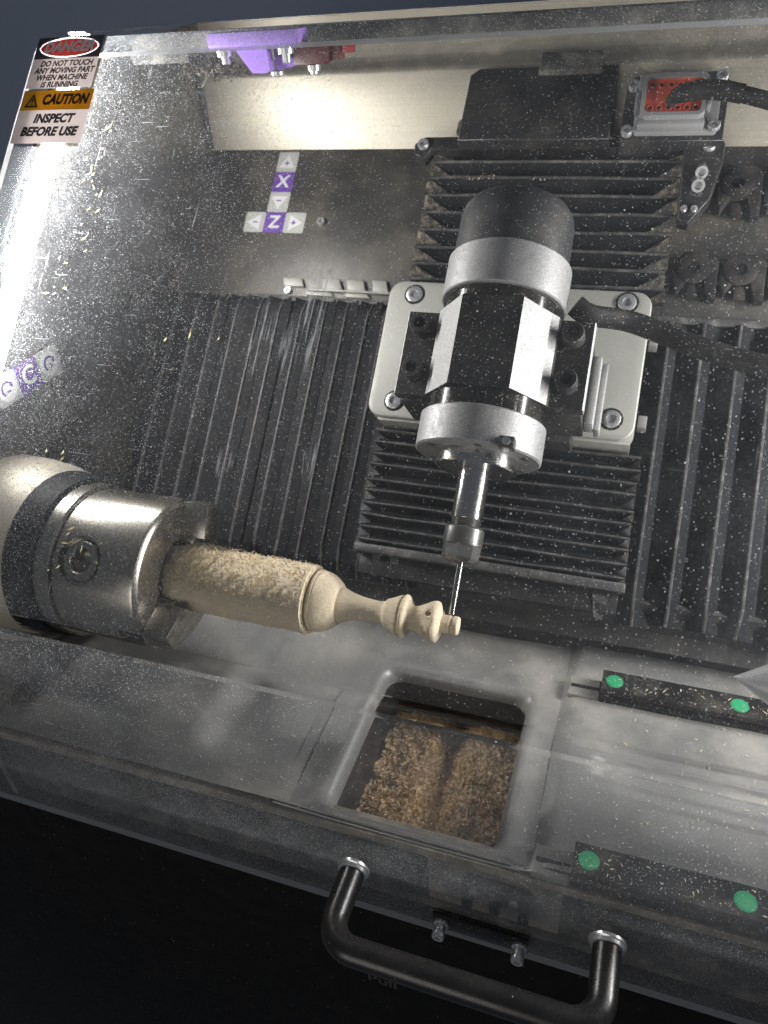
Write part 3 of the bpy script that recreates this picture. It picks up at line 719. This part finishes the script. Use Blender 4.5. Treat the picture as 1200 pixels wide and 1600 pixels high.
# ================================================================== CABLE CHAINS
def chain(label, v0, v1, u0, n0, n1):
    t = thing('cable_chain', label, 'cable chain', (u0, v0, n0), BED, 'cable chains right of the carriage')
    for k in range(8):
        a = u0 + k * 25.5
        b = MB(); b.prism([(a, v0 + 10), (a + 3, v0 + 3), (a + 8, v0 + 11), (a + 17, v0 + 11), (a + 20, v0), (a + 24.6, v0), (a + 24.6, v1 - 5), (a + 20, v1 - 1), (a + 13, v1), (a + 5, v1), (a, v1 - 6)], n0, n1, bev=.8)
        ln = b.build('link', 'chainplastic', t)
        b = MB(); b.lathe((a + 11, (v0 + v1) / 2 + 4, n1 - .2), (0, 0, 1), [(0, 9.6), (.8, 9.4), (1.2, 8.8), (1.2, 3.6), (.2, 3.4), (.2, 0)], 28); b.build('pivot', 'chainplastic', ln)
        b = MB(); b.box(a + 9, a + 15.5, v0 + 1.5, v0 + 10, n0 + 1, n1 - 3, .5); b.build('crossbar', 'chainplastic', ln)
chain('dark plastic cable chain nearer the bright back sheet, right of the bellows', 270, 303, 27, -7, 0)
chain('dark plastic cable chain just above the right bed bellows', 218, 247, 9, -7, -1)

# ================================================================== HEADSTOCK, CHUCK, WORKPIECE
WV, WN = 6.4, 80.0
hd = thing('headstock', 'pale metal headstock nose behind the chuck at the left edge', 'headstock', (-345, WV, WN), BED)
b = MB(); b.lathe((0, WV, WN), (1, 0, 0), [(-420, 53), (-330, 52.5), (-312, 52), (-300, 50.4), (-293, 48.2), (-290, 46.8)], 80); b.build('nose', 'headcast', hd)
b = MB(); b.lathe((0, WV, WN), (1, 0, 0), [(-291, 47.4), (-289, 47.4), (-286, 46.6), (-277.5, 44.6), (-277, 30)], 80); b.build('seal_ring', 'rubber', hd)
ck = thing('lathe_chuck', 'steel three jaw chuck gripping the wooden cylinder', 'chuck', (-276, WV, WN), BED)
b = MB(); b.lathe((0, WV, WN), (1, 0, 0), [(-277, 30), (-277, 41.6), (-276.2, 42.3), (-268.0, 42.3), (-267.3, 41.6), (-267.3, 30)], 96); b.build('back_plate', 'steel', ck)
b = MB(); b.lathe((0, WV, WN), (1, 0, 0), [(-266.9, 30), (-266.9, 39.6), (-266.2, 40.4), (-220.6, 40.4), (-219.2, 40.0), (-217.8, 38.4), (-217.4, 37), (-217.4, 20.5), (-218.4, 19.5), (-240, 19.0)], 96); b.build('body', 'steel', ck)
ckb = [c for c in ck.children if c.name.startswith('body')][0]
def cut(o, mb):
    c = mb.build('cutter', 'steel', ck); md = o.modifiers.new('b', 'BOOLEAN'); md.object = c; md.operation = 'DIFFERENCE'; md.solver = 'EXACT'
    bpy.context.view_layer.update()
    me = bpy.data.meshes.new_from_object(o.evaluated_get(bpy.context.evaluated_depsgraph_get()))
    o.modifiers.clear(); o.data = me; me.shade_smooth(); me.set_sharp_from_angle(angle=math.radians(30)); bpy.data.objects.remove(c)
SU, SV = -251.0, WV - 2.5
cut(ckb, MB().cyl((SU, SV, WN + 30), (SU, SV, WN + 50), 12.4, 48))
sk = MB(); sk.lathe((SU, SV, WN), (0, 0, 1), [(29, 12.2), (36.8, 12.2), (36.8, 10.9), (36.0, 10.6), (38.6, 10.2), (39.4, 9.6), (39.4, 6.6), (38.6, 6.0), (31, 5.4), (31, 0)], 40)
sk0 = MB(); sk0.lathe((-257, WV - 1, WN), (.0, 0, 1), [(37.6, 12.2), (40.1, 12.2), (40.7, 11.6), (40.7, 10.6), (39.6, 10.2), (40.2, 9.4), (40.2, 5.8), (34, 5.2), (34, 0)], 36); sk.build('key_socket', 'steel', ck)
for ang in (78, 190, -60):
    ca, sa = math.cos(math.radians(ang)), math.sin(math.radians(ang))
    def jw(r, s, x):     # radial, sideways, axial -> bed frame
        return (x, WV + r * sa + s * ca, WN + r * ca - s * sa)
    b = MB()
    for (x0, x1, r0, r1, hw) in ((-217.3, -203.0, 21.8, 40.0, 5.4), (-217.3, -210.0, 18.4, 22.2, 4.2)):
        cb_ = MB(); cb_.box(r0, r1, -hw, hw, x0, x1, .3)
        b.add([jw(*p) for p in cb_.v], cb_.f)
    cb_ = MB(); cb_.box(39.2, 40.7, -3.4, 3.4, -232, -219, .2); 
    b.build('jaw', 'steel', ck)
    g = MB(); g.add([jw(*p) for p in cb_.v], cb_.f); g.build('jaw_slot', 'anoblack', ck)

wp = thing('carved_chess_piece', 'pale wooden chess piece being carved from a frayed cylinder in the chuck', 'chess piece', (-224, WV, WN), BED)
# frayed cylinder: noisy lathe
def lathe_noisy(name, prof, mat, seg, amp, fine):
    b = MB(); vs = []; fs = []
    for i, (x, r) in enumerate(prof):
        for k in range(seg):
            a = 2 * math.pi * k / seg
            rr_ = r + amp * (math.sin(a * 5 + x * .33) * .4 + math.sin(a * 13 - x * .9) * .3) * .5 + random.uniform(-fine, fine)
            vs.append((x, WV + rr_ * math.sin(a), WN + rr_ * math.cos(a)))
    n = len(prof)
    for i in range(n - 1):
        for k in range(seg): fs.append((i * seg + k, i * seg + (k + 1) % seg, (i + 1) * seg + (k + 1) % seg, (i + 1) * seg + k))
    fs.append(list(range(seg))); fs.append(list(range((n - 1) * seg, n * seg)))
    b.add(vs, fs); return b.build(name, mat, wp, smooth=60)
pr = [(-222, 15.6), (-214.5, 16.6)] + [(-213 + i * 1.0, 17.1) for i in range(71)] + [(-142.2, 17.5), (-141.0, 17.3), (-140.9, 15.9), (-140.2, 15.8), (-140.1, 12.5)]
lathe_noisy('raw_cylinder', pr, 'rawwood', 120, .9, .30)
# fibres torn up on the cylinder
fb = MB()
for i in range(2600):
    x = -213.5 + 73 * random.random() ** 1.1; a = random.uniform(-.35, math.pi * .95) + (math.pi / 2 - 1.5)
    L = random.uniform(1.6, 6.2) * (1.35 if x < -188 else .85); w_ = random.uniform(.16, .50)
    lift = random.uniform(.15, .9); dirx = random.uniform(-1, .6); dira = random.uniform(-1, 1)
    curl = random.uniform(-.8, .8); pv = None; seg_ = 4
    for s in range(seg_ + 1):
        t_ = s / seg_
        rr_ = 16.9 + lift * L * t_ * (1.1 - .75 * t_); xx = x + dirx * L * t_ * .8 + curl * t_ * t_ * 1.2; aa = a + dira * L * t_ / 17 * .8 + curl * t_ * t_ * .05
        ww = w_ * (1 - .75 * t_)
        pa = (xx - ww, WV + rr_ * math.sin(aa), WN + rr_ * math.cos(aa)); pb = (xx + ww, WV + (rr_ + .1) * math.sin(aa + .004), WN + (rr_ + .1) * math.cos(aa + .004))
        if pv: fb.add([pv[0], pv[1], pb, pa], [(0, 1, 2, 3)])
        pv = (pa, pb)
for i in range(26):      # long loose hairs
    x = random.uniform(-212, -170); a = random.uniform(.3, 1.6); path = []
    dx, da = random.uniform(-3, 3), random.uniform(-.12, .12)
    for s in range(6): path.append((x + dx * s + random.uniform(-.8, .8), WV + (17.6 + random.uniform(0, 1.6)) * math.sin(a + da * s), WN + (17.6 + random.uniform(0, 1.6)) * math.cos(a + da * s)))
    fb.tube(path, .13, 4, smooth=3)
f_ = fb.build('torn_fibres', 'fibre', wp, smooth=0, fix=False); f_['kind'] = 'stuff'
pc = [(-141.2, 13.4), (-138.9, 13.2), (-138.8, 15.6), (-137.4, 15.7), (-137.3, 14.9), (-136.9, 14.9), (-136.8, 15.4), (-134.5, 15.1), (-132, 14.2), (-129.5, 12.8), (-127.4, 11.0), (-126.3, 9.7), (-126.2, 8.8), (-125.0, 8.7), (-123, 7.9), (-120, 6.9), (-116, 6.0), (-111, 5.4), (-106.5, 5.2), (-103.5, 5.5), (-102.6, 6.4), (-102.2, 7.0), (-99, 8.3), (-95.6, 9.9), (-94.9, 10.0), (-94.6, 9.4), (-94.0, 9.5), (-93.4, 10.6), (-92.2, 10.7), (-91.4, 10.0), (-90.6, 8.6), (-90.2, 6.6), (-89.4, 5.9), (-88.0, 5.9)]
def dense(p, st=.9):
    o = []
    for a, c in zip(p, p[1:]):
        n = max(1, int((c[0] - a[0]) / st))
        for i in range(n): o.append((a[0] + (c[0] - a[0]) * i / n, a[1] + (c[1] - a[1]) * i / n))
    return o + [p[-1]]
lathe_noisy('turned_body', dense(pc), 'wood', 96, .10, .05)
# crown: four lobes with scooped notches
ch = [(-88.2, 5.8), (-86.6, 6.2), (-84, 7.4), (-81.5, 8.8), (-79.4, 10.0), (-77.6, 10.4), (-76.0, 9.6), (-75.0, 7.6), (-74.4, 5.2), (-74.2, 4.4)]
b = MB(); vs = []; fs = []; seg = 96; chd = dense(ch, .5)
for x, r in chd:
    for k in range(seg):
        a = 2 * math.pi * k / seg
        lob = 1 - .09 * sm(x, -86, -79) * (math.cos(2 * a - .9) ** 2) ** 3
        r2 = r * lob
        for fa in (.15, 1.75, 3.3, 4.85):
            dd = math.cos(a - fa)
            if dd > .3: r2 = min(r2, (8.3 + .35 * (x + 81)) / dd)
        for na in (.42, 2.3, 3.9, 5.45):
            d = math.hypot((x + 79.6) / 1.5, ((a - na + math.pi) % (2 * math.pi) - math.pi) * 9.5 / 1.7)
            r2 -= 2.2 * sm(d, 1.0, .75)
        r2 += random.uniform(-.04, .04)
        vs.append((x, WV + r2 * math.sin(a), WN + r2 * math.cos(a)))
for i in range(len(chd) - 1):
    for k in range(seg): fs.append((i * seg + k, i * seg + (k + 1) % seg, (i + 1) * seg + (k + 1) % seg, (i + 1) * seg + k))
fs.append(list(range(seg))); fs.append(list(range((len(chd) - 1) * seg, len(chd) * seg)))
b.add(vs, fs); b.build('crown', 'wood', wp, smooth=60)
lathe_noisy('tip_knob', dense([(-75.5, 4.4), (-70.2, 4.5), (-69.6, 4.1), (-69.0, 4.1), (-68.6, 4.5), (-66.6, 4.5), (-66.0, 4.0), (-65.9, 1.0)], .4), 'wood', 48, .05, .05)

# live centre poking in from the right
lc = thing('live_centre', 'pointed steel centre at the right edge', 'live centre', (54, WV, WN), BED)
b = MB(); b.lathe((0, WV, WN), (1, 0, 0), [(53.8, 0), (54.2, .25), (76, 13.4), (78, 14)], 48); b.build('cone', 'cone', lc)
b = MB(); b.lathe((0, WV, WN), (1, 0, 0), [(78.1, 14.4), (78.6, 15), (120, 15), (121, 18), (215, 18)], 48); b.build('body', 'steel', lc)

# ================================================================== RAILS WITH GREEN PLUGS
def rail(label, hc, u0, z1):
    t = thing('linear_rail', label, 'rail', (u0, hc, FLOOR_Z + 4), FLO, 'black linear rails on the tray')
    zb = FLOOR_Z + 4.0
    pf = [(-7.6, zb), (7.6, zb), (7.6, z1 - 6.5), (6.4, z1 - 5), (6.4, z1 - 4), (7.6, z1 - 2.6), (7.6, z1 - .5), (7.1, z1), (-7.1, z1), (-7.6, z1 - .5), (-7.6, z1 - 2.6), (-6.4, z1 - 4), (-6.4, z1 - 5), (-7.6, z1 - 6.5)]
    b = MB(FLO); b.prism([(hc + a, z) for a, z in pf], u0, 215, axes=(1, 2, 0)); b.build('bar', 'railblack', t, smooth=20)
    for k in range(4):
        b = MB(FLO); b.lathe((u0 + 6.6 + 62.5 * k, hc - .3, z1 - .3), (0, 0, 1), [(0, 4.5), (.5, 4.5), (.5, 4.2), (.34, 4.1), (.34, 3.95), (.62, 3.7), (.66, 0)], 28); b.build('plug', 'green', t)
    b = MB(FLO); b.box(u0 - 17, u0 - .4, hc - 7, hc + 7, FLOOR_Z + 1.5, FLOOR_Z + 6.2, .8); b.build('end_pad', 'tray', t)
    b = MB(FLO); b.box(u0 - 16, u0 - .5, hc - 1.2, hc + .6, FLOOR_Z + 5.5, FLOOR_Z + 7.2, .4); b.build('end_pin', 'black', t)
rail('black linear rail with green plugs close to the bed', -3.5, 1.8, -5.0)
rail('black linear rail with green plugs along the front of the tray', -111.3, 0.0, -5.0)

# ================================================================== CHIPS IN THE CHUTE
def mound(u, h):
    z = -64 + 6 * math.exp(-((u + 92) / 18) ** 2) + 7 * math.exp(-((u + 55) / 17) ** 2) - 8 * math.exp(-((u + 75) / 6) ** 2)
    return z + 1.5 * nz.noise(Vector((u * .11, h * .11, 0))) * 2 + 1.4 * nz.noise(Vector((u * .35, h * .35, 5))) + 3 * sm(h, -50, -110)
cb_ = MB(FLO); nu, nh = 44, 48
pts = [(OU0 + (OU1 - OU0) * i / nu, OH0 + (OH1 - OH0) * j / nh) for j in range(nh + 1) for i in range(nu + 1)]
cb_.add([(a, c, mound(a, c) + random.uniform(-1.2, 1.2)) for a, c in pts], [(j * (nu + 1) + i, j * (nu + 1) + i + 1, (j + 1) * (nu + 1) + i + 1, (j + 1) * (nu + 1) + i) for j in range(nh) for i in range(nu)])
for i in range(9000):
    u = random.uniform(OU0 + 2, OU1 - 2); h = random.uniform(OH0 + 2, OH1 - 3)
    z = mound(u, h) + random.uniform(-.5, 1.8); L = random.uniform(.4, 1.2) * random.choice((1, 1, 1, 2.2)); w_ = random.uniform(.2, .6)
    d = Vector((random.uniform(-1, 1), random.uniform(-1, 1), random.uniform(-.6, .8))).normalized(); e = d.orthogonal().normalized() * w_; p = Vector((u, h, z))
    cb_.add([p - d * L - e, p - d * L + e, p + d * L + e * .6, p + d * L - e * .6], [(0, 1, 2, 3)])
o = cb_.build('wood_chips', 'chips', None, smooth=0, fix=False); o['kind'] = 'stuff'; o['label'] = 'brown heap of wood shavings in the chute below the tray'; o['category'] = 'wood chips'

# loose shavings lying about the machine
sh = MB(FLO)
def shaving(p, L, w_, flat):
    d = Vector((random.uniform(-1, 1), random.uniform(-1, 1), random.uniform(-.15, .15) if flat else random.uniform(-1, 1))).normalized()
    e = Vector((-d.y, d.x, 0)).normalized() * w_; k = Vector((0, 0, random.uniform(.2, .8) * L * .4)); p = Vector(p)
    sh.add([p - d * L - e, p - d * L + e, p + e + k, p - e + k, p + d * L - e * .5, p + d * L + e * .5], [(0, 1, 2, 3), (3, 2, 5, 4)])
for i in range(420):
    u = random.uniform(-310, 210); h = random.uniform(-116, 26)
    if OU0 - 3 < u < OU1 + 3 and OH0 - 3 < h < OH1 + 3: continue
    shaving((u, h, floor_z(u, h) + .5), random.uniform(.25, 1.1), random.uniform(.1, .28), True)
for i in range(60):
    u = random.uniform(2, 120); h = random.choice((-3.5, -111.3)) + random.uniform(-6, 6); shaving((u, h, -4.7), random.uniform(.3, 1.3), random.uniform(.1, .3), True)
for (u, v) in [(-112 + random.uniform(-9, 9), 283.4) for _ in range(26)] + [(-75 + random.uniform(-6, 6), 283) for _ in range(8)] + [(random.uniform(-30, 2), 247.6) for _ in range(8)]:
    p = BED(u, v + random.uniform(-.6, 1.2), 14.5); shaving((p[0] / MM, p[1] / MM, p[2] / MM), random.uniform(.3, 1.2), random.uniform(.2, .5), False)
o = sh.build('wood_shavings', 'fibre', None, smooth=0, fix=False); o['kind'] = 'stuff'; o['label'] = 'small pale wood shavings scattered over tray and bellows'; o['category'] = 'shavings'

# ================================================================== TOP BAR AND HINGE
hb = MB(FLO); hb.box(-300, 222, 122, 138, 289, 298.5, 1.4); hb.box(-300, -262, 120, 140, 284, 290, 1.2)
o = hb.build('seal_bar', 'foam'); o['label'] = 'dusty black seal bar along the top below the lid'; o['category'] = 'seal bar'
b = MB(FLO); random.seed(3)
pts = []
for i in range(420):
    t_ = random.random()
    p = Vector((-262 + random.gauss(0, 9) - 4 * t_, 150 + random.gauss(0, 3), 281 + random.gauss(0, 2.0) - 2.5 * abs(math.sin(i)))); L_ = random.uniform(.6, 3.0) * (1.8 if random.random() < .06 else .8); w_ = random.uniform(.3, 1.0)
    d = Vector((random.gauss(0, 1), random.gauss(0, 1), random.gauss(0, 1))).normalized(); e = d.orthogonal().normalized() * w_; g = d.cross(e) * .5
    b.add([p - d * L_ - e, p - d * L_ + e, p + d * L_ + e * .5, p + d * L_ - e * .5, p + g], [(0, 1, 4), (1, 2, 4), (2, 3, 4), (3, 0, 4), (0, 1, 2, 3)])
o = b.build('dust_clump', 'rubber_dust', None, smooth=20); o['label'] = 'crumbly clump of dust and chips in the upper left corner'; o['category'] = 'dust clump'

# ================================================================== LID
LN0, LN1 = 146.0, 150.0
lid = thing('clear_lid', 'dusty transparent acrylic lid over the machine with bent front and black handle', 'lid', (-50, -124, -76))
# profile as a centre line in (h, z); thickness 4
PH = -129.5
def bed2hz(v, n): return ((v - n) / S2, (v + n) / S2)
pathc = []
TH = 3.0; nm = 153.0; VT = 275.4
# top flange, 90 degree bend
flangeL = 13
R0 = 4.0
fl = [(VT, nm - R0 - flangeL), (VT, nm - R0 - 6), (VT, nm - R0)]
for k in range(1, 6):
    a = k / 6 * math.pi / 2; fl.append((VT - R0 + R0 * math.cos(a), nm - R0 + R0 * math.sin(a)))
fl.append((VT - R0, nm))
prof = [(bed2hz(v, n), 0) for v, n in fl]
for v in (255, 225, 195, 165, 135, 105, 75, 45, 20, 0): prof.append((bed2hz(v, nm), 0))
# 45 degree bend onto the upright front
RB = 11.0
# intersection of n=nm with h=PH
vA = PH * S2 + nm
cut = RB * math.tan(math.radians(22.5))
pA = bed2hz(vA + cut, nm)
ctr = (pA[0] + RB / S2, pA[1] - RB / S2)
for k in range(0, 13):
    a = math.radians(135 + 45 * k / 12); prof.append(((ctr[0] + RB * math.cos(a), ctr[1] + RB * math.sin(a)), 1))
for z in (66, 50, 30, 10, -10, -30, -48, -65): prof.append(((PH, z), 0))
pts = [Vector(p[0]) for p in prof]; flag = [p[1] for p in prof]
norm = []
for i in range(len(pts)):
    d = (pts[min(i + 1, len(pts) - 1)] - pts[max(0, i - 1)]).normalized(); norm.append(Vector((d.y, -d.x)) * -1)
# outward normal check: at main panel outward = (-1,1)/sqrt2
k_ = 10
if norm[k_].dot(Vector((-1, 1))) < 0: norm = [-q for q in norm]
ULEFT, URIGHT = -328.6, 236.0
us = [ULEFT + 9 * (1 - math.cos(math.pi / 2 * k / 6)) for k in range(7)] + [-300, -250, -200, -150, -100, -50, 0, 50, 100, 150, 200, URIGHT]
L = MB(FLO); nP = len(pts); vs = []
for u in us:
    du = max(0.0, ULEFT + 9 - u); drop = 9 - math.sqrt(max(0.0, 81 - du * du))
    for side in (1, -1):
        for i in range(nP):
            p = pts[i] + norm[i] * (TH / 2 * side)
            if i < 10:
                p = p + Vector((-drop / S2, -drop / S2))
            vs.append((u, p.x, p.y))
row = 2 * nP; fs = []; mi = []
for a in range(len(us) - 1):
    for i in range(nP - 1):
        o0 = a * row + i; o1 = (a + 1) * row + i; bend = flag[i] and flag[i + 1]
        fs.append((o0, o0 + 1, o1 + 1, o1)); mi.append(2 if bend else 0)
        fs.append((o0 + nP, o1 + nP, o1 + nP + 1, o0 + nP + 1)); mi.append(2 if bend else 1)
    for i in (0, nP - 1):
        fs.append((a * row + i, (a + 1) * row + i, (a + 1) * row + nP + i, a * row + nP + i)); mi.append(3)
for a in (0, len(us) - 1):
    for i in range(nP - 1): fs.append((a * row + i, a * row + i + 1, a * row + nP + i + 1, a * row + nP + i)); mi.append(3)
L.v = vs; L.f = [list(f) for f in fs]; L.mi = mi
L.build('sheet', ['acrylic', 'acrylic_dust', 'acrylic_bend', 'acrylic_edge'], lid, smooth=35)

# handle
HO = PH - 1.5
hz = -29.4; hd_out = 36.0; hu0, hu1 = -97.3, 18.7; HR = 6.1; br = 12.6
pth = [(hu0, HO - 3, hz), (hu0, HO - (hd_out - br), hz)]
for k in range(1, 9):
    a = k / 8 * math.pi / 2; pth.append((hu0 + br * (1 - math.cos(a)), HO - (hd_out - br) - br * math.sin(a), hz))
for k in range(0, 8):
    a = k / 8 * math.pi / 2; pth.append((hu1 - br + br * math.sin(a), HO - (hd_out - br) - br * math.cos(a), hz))
pth += [(hu1, HO - (hd_out - br), hz), (hu1, HO - 3, hz)]
b = MB(FLO); b.tube(pth, HR, 24, smooth=0); hdl = b.build('handle', 'handle', lid)
for u in (hu0, hu1):
    b = MB(FLO); b.lathe((u, HO, hz), (0, -1, 0), [(.05, 8.0), (1.2, 8.0), (1.6, 7.4), (3.0, 7.0), (3.2, 6.5)], 32); b.build('washer', 'chrome', hdl)
# latch plate and its two screws
b = MB(FLO); b.box(-59, -14, HO - 1.8, HO - .05, -57.6, -46, .5); lp = b.build('latch_plate', 'gloss', lid)
for u in (-54.5, -17.7):
    b = MB(FLO); b.lathe((u, HO - 1.8, -51.8), (0, -1, 0), [(0, 3.6), (1.3, 3.6), (1.5, 2.6), (5.0, 2.6), (5.2, 3.0), (7.2, 3.0), (7.8, 2.6), (7.8, 1.5), (6.4, 1.5), (6.4, 0)], 20); b.build('latch_screw', 'chrome', lp)

# warning stickers on the outside of the sheet
NS = 154.56
def plc(u, v, k=.22): return lambda x, y: (u + x, v + y, NS + k)
sc = 290.0 / 286.0
d0, d1, dv0, dv1 = -333.2, -291.0, 244.6, 275.4
st = MB(); c0 = NS
def quad(mb, a0, a1, b0, b1, k, mi): mb.prism([(a0, b0), (a1, b0), (a1, b1), (a0, b1)], NS + k, NS + k + .05, mi)
def shrink(mb): mb.v = [(p[0] * .983, p[1] * .983, p[2]) for p in mb.v]; return mb
quad(st, d0, d1, dv0, 262.4, 0, 0)
def oval(mb, cx, cyy, ra, rb, k, mi): mb.prism([(cx + ra * math.cos(i * math.pi / 24), cyy + rb * math.sin(i * math.pi / 24)) for i in range(48)], NS + k, NS + k + .04, mi)
ocx, ocy = -312.0, 268.9
def ringpts(f): return [f(i * math.pi / 24) for i in range(48)]
def tobox(a):
    c_, s_ = math.cos(a), math.sin(a)
    hx0, hx1, hy0, hy1 = d0 - ocx, d1 - ocx, 262.4 - ocy, dv1 - ocy
    ca = [(math.atan2(y_, x_) % (2 * math.pi), (x_, y_)) for x_ in (hx0, hx1) for y_ in (hy0, hy1)]
    for an, q_ in ca:
        if abs((a - an + math.pi) % (2 * math.pi) - math.pi) < math.pi / 48: return (ocx + q_[0], ocy + q_[1])
    t_ = min((hx1 if c_ > 0 else hx0) / c_ if abs(c_) > 1e-6 else 1e9, (hy1 if s_ > 0 else hy0) / s_ if abs(s_) > 1e-6 else 1e9)
    return (ocx + c_ * t_, ocy + s_ * t_)
ell = lambda ra, rb: (lambda a: (ocx + ra * rb / math.hypot(rb * math.cos(a), ra * math.sin(a)) * math.cos(a), ocy + ra * rb / math.hypot(rb * math.cos(a), ra * math.sin(a)) * math.sin(a)))
def band(f, g, mi):
    A, B_ = ringpts(f), ringpts(g)
    st.add([(p[0], p[1], NS + .05) for p in A + B_], [(i, (i + 1) % 48, 48 + (i + 1) % 48, 48 + i) for i in range(48)], mi)
band(ell(19.2, 6.0), tobox, 1); band(ell(18.5, 5.4), ell(19.2, 6.0), 0)
st.add([(p[0], p[1], NS + .05) for p in ringpts(ell(18.5, 5.4))], [list(range(48))], 2)
letter(st, 'DANGER', 8.6, plc(ocx, ocy, .24), sx=.92, shear=.22, bold=.42, mi=3)
for i, s in enumerate(('DO NOT TOUCH', 'ANY MOVING PART', 'WHEN MACHINE', 'IS RUNNING')):
    letter(st, s, 4.6, plc(-311.5 + (1.3, .6, -.4, -1.0)[i] * .5, 259.2 - i * 4.2, .12), sx=.92, shear=.2, bold=.2, mi=1)
s1 = shrink(st).build('danger_sticker', ['lab_white', 'lab_black', 'lab_red', 'lab_letter'], lid, smooth=0, fix=False); s1['label'] = 'red, black and white DANGER warning sticker'
st = MB(); e0, e1, ev0, ev1 = -333.2, -288.4, 212.2, 243.4
quad(st, e0, e1, ev0, 231.6, 0, 0); quad(st, e0, e1, 231.6, ev1, 0, 2)
letter(st, 'CAUTION', 8.0, plc(-305.4, 237.5, .14), sx=.80, shear=.2, bold=.42, mi=1)
tp = [(-330.6, 233.4), (-321.8, 233.4), (-326.2, 241.6)]
st.prism(tp, NS + .12, NS + .14, 1)
st.prism([(-328.9, 234.3), (-323.5, 234.3), (-326.2, 239.6)], NS + .15, NS + .17, 2)
st.prism([(-326.6, 235.9), (-325.8, 235.9), (-325.6, 238.4), (-326.8, 238.4)], NS + .18, NS + .2, 1); st.prism([(-326.6, 234.7), (-325.8, 234.7), (-325.8, 235.4), (-326.6, 235.4)], NS + .18, NS + .2, 1)
letter(st, 'INSPECT', 7.0, plc(-309.5, 226.4, .14), sx=.94, shear=.2, bold=.36, mi=1)
letter(st, 'BEFORE USE', 7.0, plc(-310.5, 218.8, .14), sx=.94, shear=.2, bold=.36, mi=1)
s2 = shrink(st).build('caution_sticker', ['lab_white', 'lab_black', 'lab_yellow'], lid, smooth=0, fix=False); s2['label'] = 'yellow and white CAUTION inspect before use sticker'

# purple printed hinge catch with a limit switch
pb = thing('purple_bracket', 'purple printed bracket hanging under the top edge of the lid', 'bracket', (-212, 108, 280))
b = MB(FLO); b.box(-237, -186, 99, 114, 290.5, 298, .8); b.build('crossbar', 'purple', pb)
b = MB(FLO); b.prism([(-222, 290.6), (-204, 290.6), (-203, 280.2), (-206, 279.0), (-213.5, 279.4)], 99.5, 106, axes=(0, 2, 1), bev=.6)
b.prism([(-204, 290.6), (-192, 290.4), (-192, 281.5), (-203, 279.3)], 108, 112, axes=(0, 2, 1)); b.build('arm', 'purple', pb)
for (u, z, L_) in ((-230, 290.4, 6.5), (-195, 290.4, 7)):
    b = MB(FLO); b.lathe((u, 104, z), (0, 0, -1), [(0, 4.4), (3.2, 4.4), (3.4, 2.4), (L_, 2.4), (L_ + .4, 1.8)], 6 if False else 16); b.build('nut', 'chrome', pb)
b = MB(FLO); b.lathe((-203, 108, 279.2), (0, 0, -1), [(0, 3.6), (1.6, 3.6), (2.4, 2.4)], 16); b.build('screw', 'chrome', pb)
sw = thing('limit_switch', 'dark red plastic limit switch beside the purple bracket', 'switch', (-178, 110, 280))
b = MB(FLO); b.box(-191.4, -172, 104, 114, 281.6, 291.5, 1.0); b.box(-173, -166, 106, 113, 283, 291, .8); b.build('body', 'maroon', sw)
b = MB(FLO); b.box(-166, -159.5, 107, 112, 286, 290.6, .8); b.build('plunger', 'red', sw)
b = MB(FLO); b.lathe((-181.5, 107, 281.5), (0, 0, -1), [(0, 3.4), (2.4, 3.4), (2.6, 2.3), (4, 2.1)], 16); b.build('screw', 'chrome', sw)

# wood chips stuck to the inside of the lid
random.seed(21)
lc_ = MB()
clus = [(-284, 190, 30, 50, 26), (-272, 150, 20, 36, 10), (-258, 45, 26, 14, 7), (-240, 8, 30, 12, 10), (-200, 110, 20, 10, 4)]
for (cu_, cv_, su, sv, n) in clus:
    for i in range(n):
        u = random.gauss(cu_, su * .45); v = random.gauss(cv_, sv * .45)
        if u < -325 or (u < -292 and v > 206) or v < -25: continue
        L_ = random.uniform(.6, 4.0) * random.uniform(.4, 1); w_ = random.uniform(.2, .55); a = random.choice((random.gauss(1.25, .25), random.gauss(.5, .3)))
        d = (math.cos(a), math.sin(a)); e = (-d[1] * w_, d[0] * w_)
        lc_.add([(u - d[0] * L_ - e[0] * .3, v - d[1] * L_ - e[1] * .3, 151.2), (u - e[0], v - e[1], 150.7), (u + d[0] * L_, v + d[1] * L_, 151.3), (u + e[0], v + e[1], 151.1)], [(0, 1, 2, 3)])
o = lc_.build('lid_chips', 'lidchip', None, smooth=0, fix=False); o['kind'] = 'stuff'; o['label'] = 'yellowish wood slivers stuck inside the lid at left'; o['category'] = 'wood slivers'

for o in bpy.data.objects:
    if '_org' in o: del o['_org']
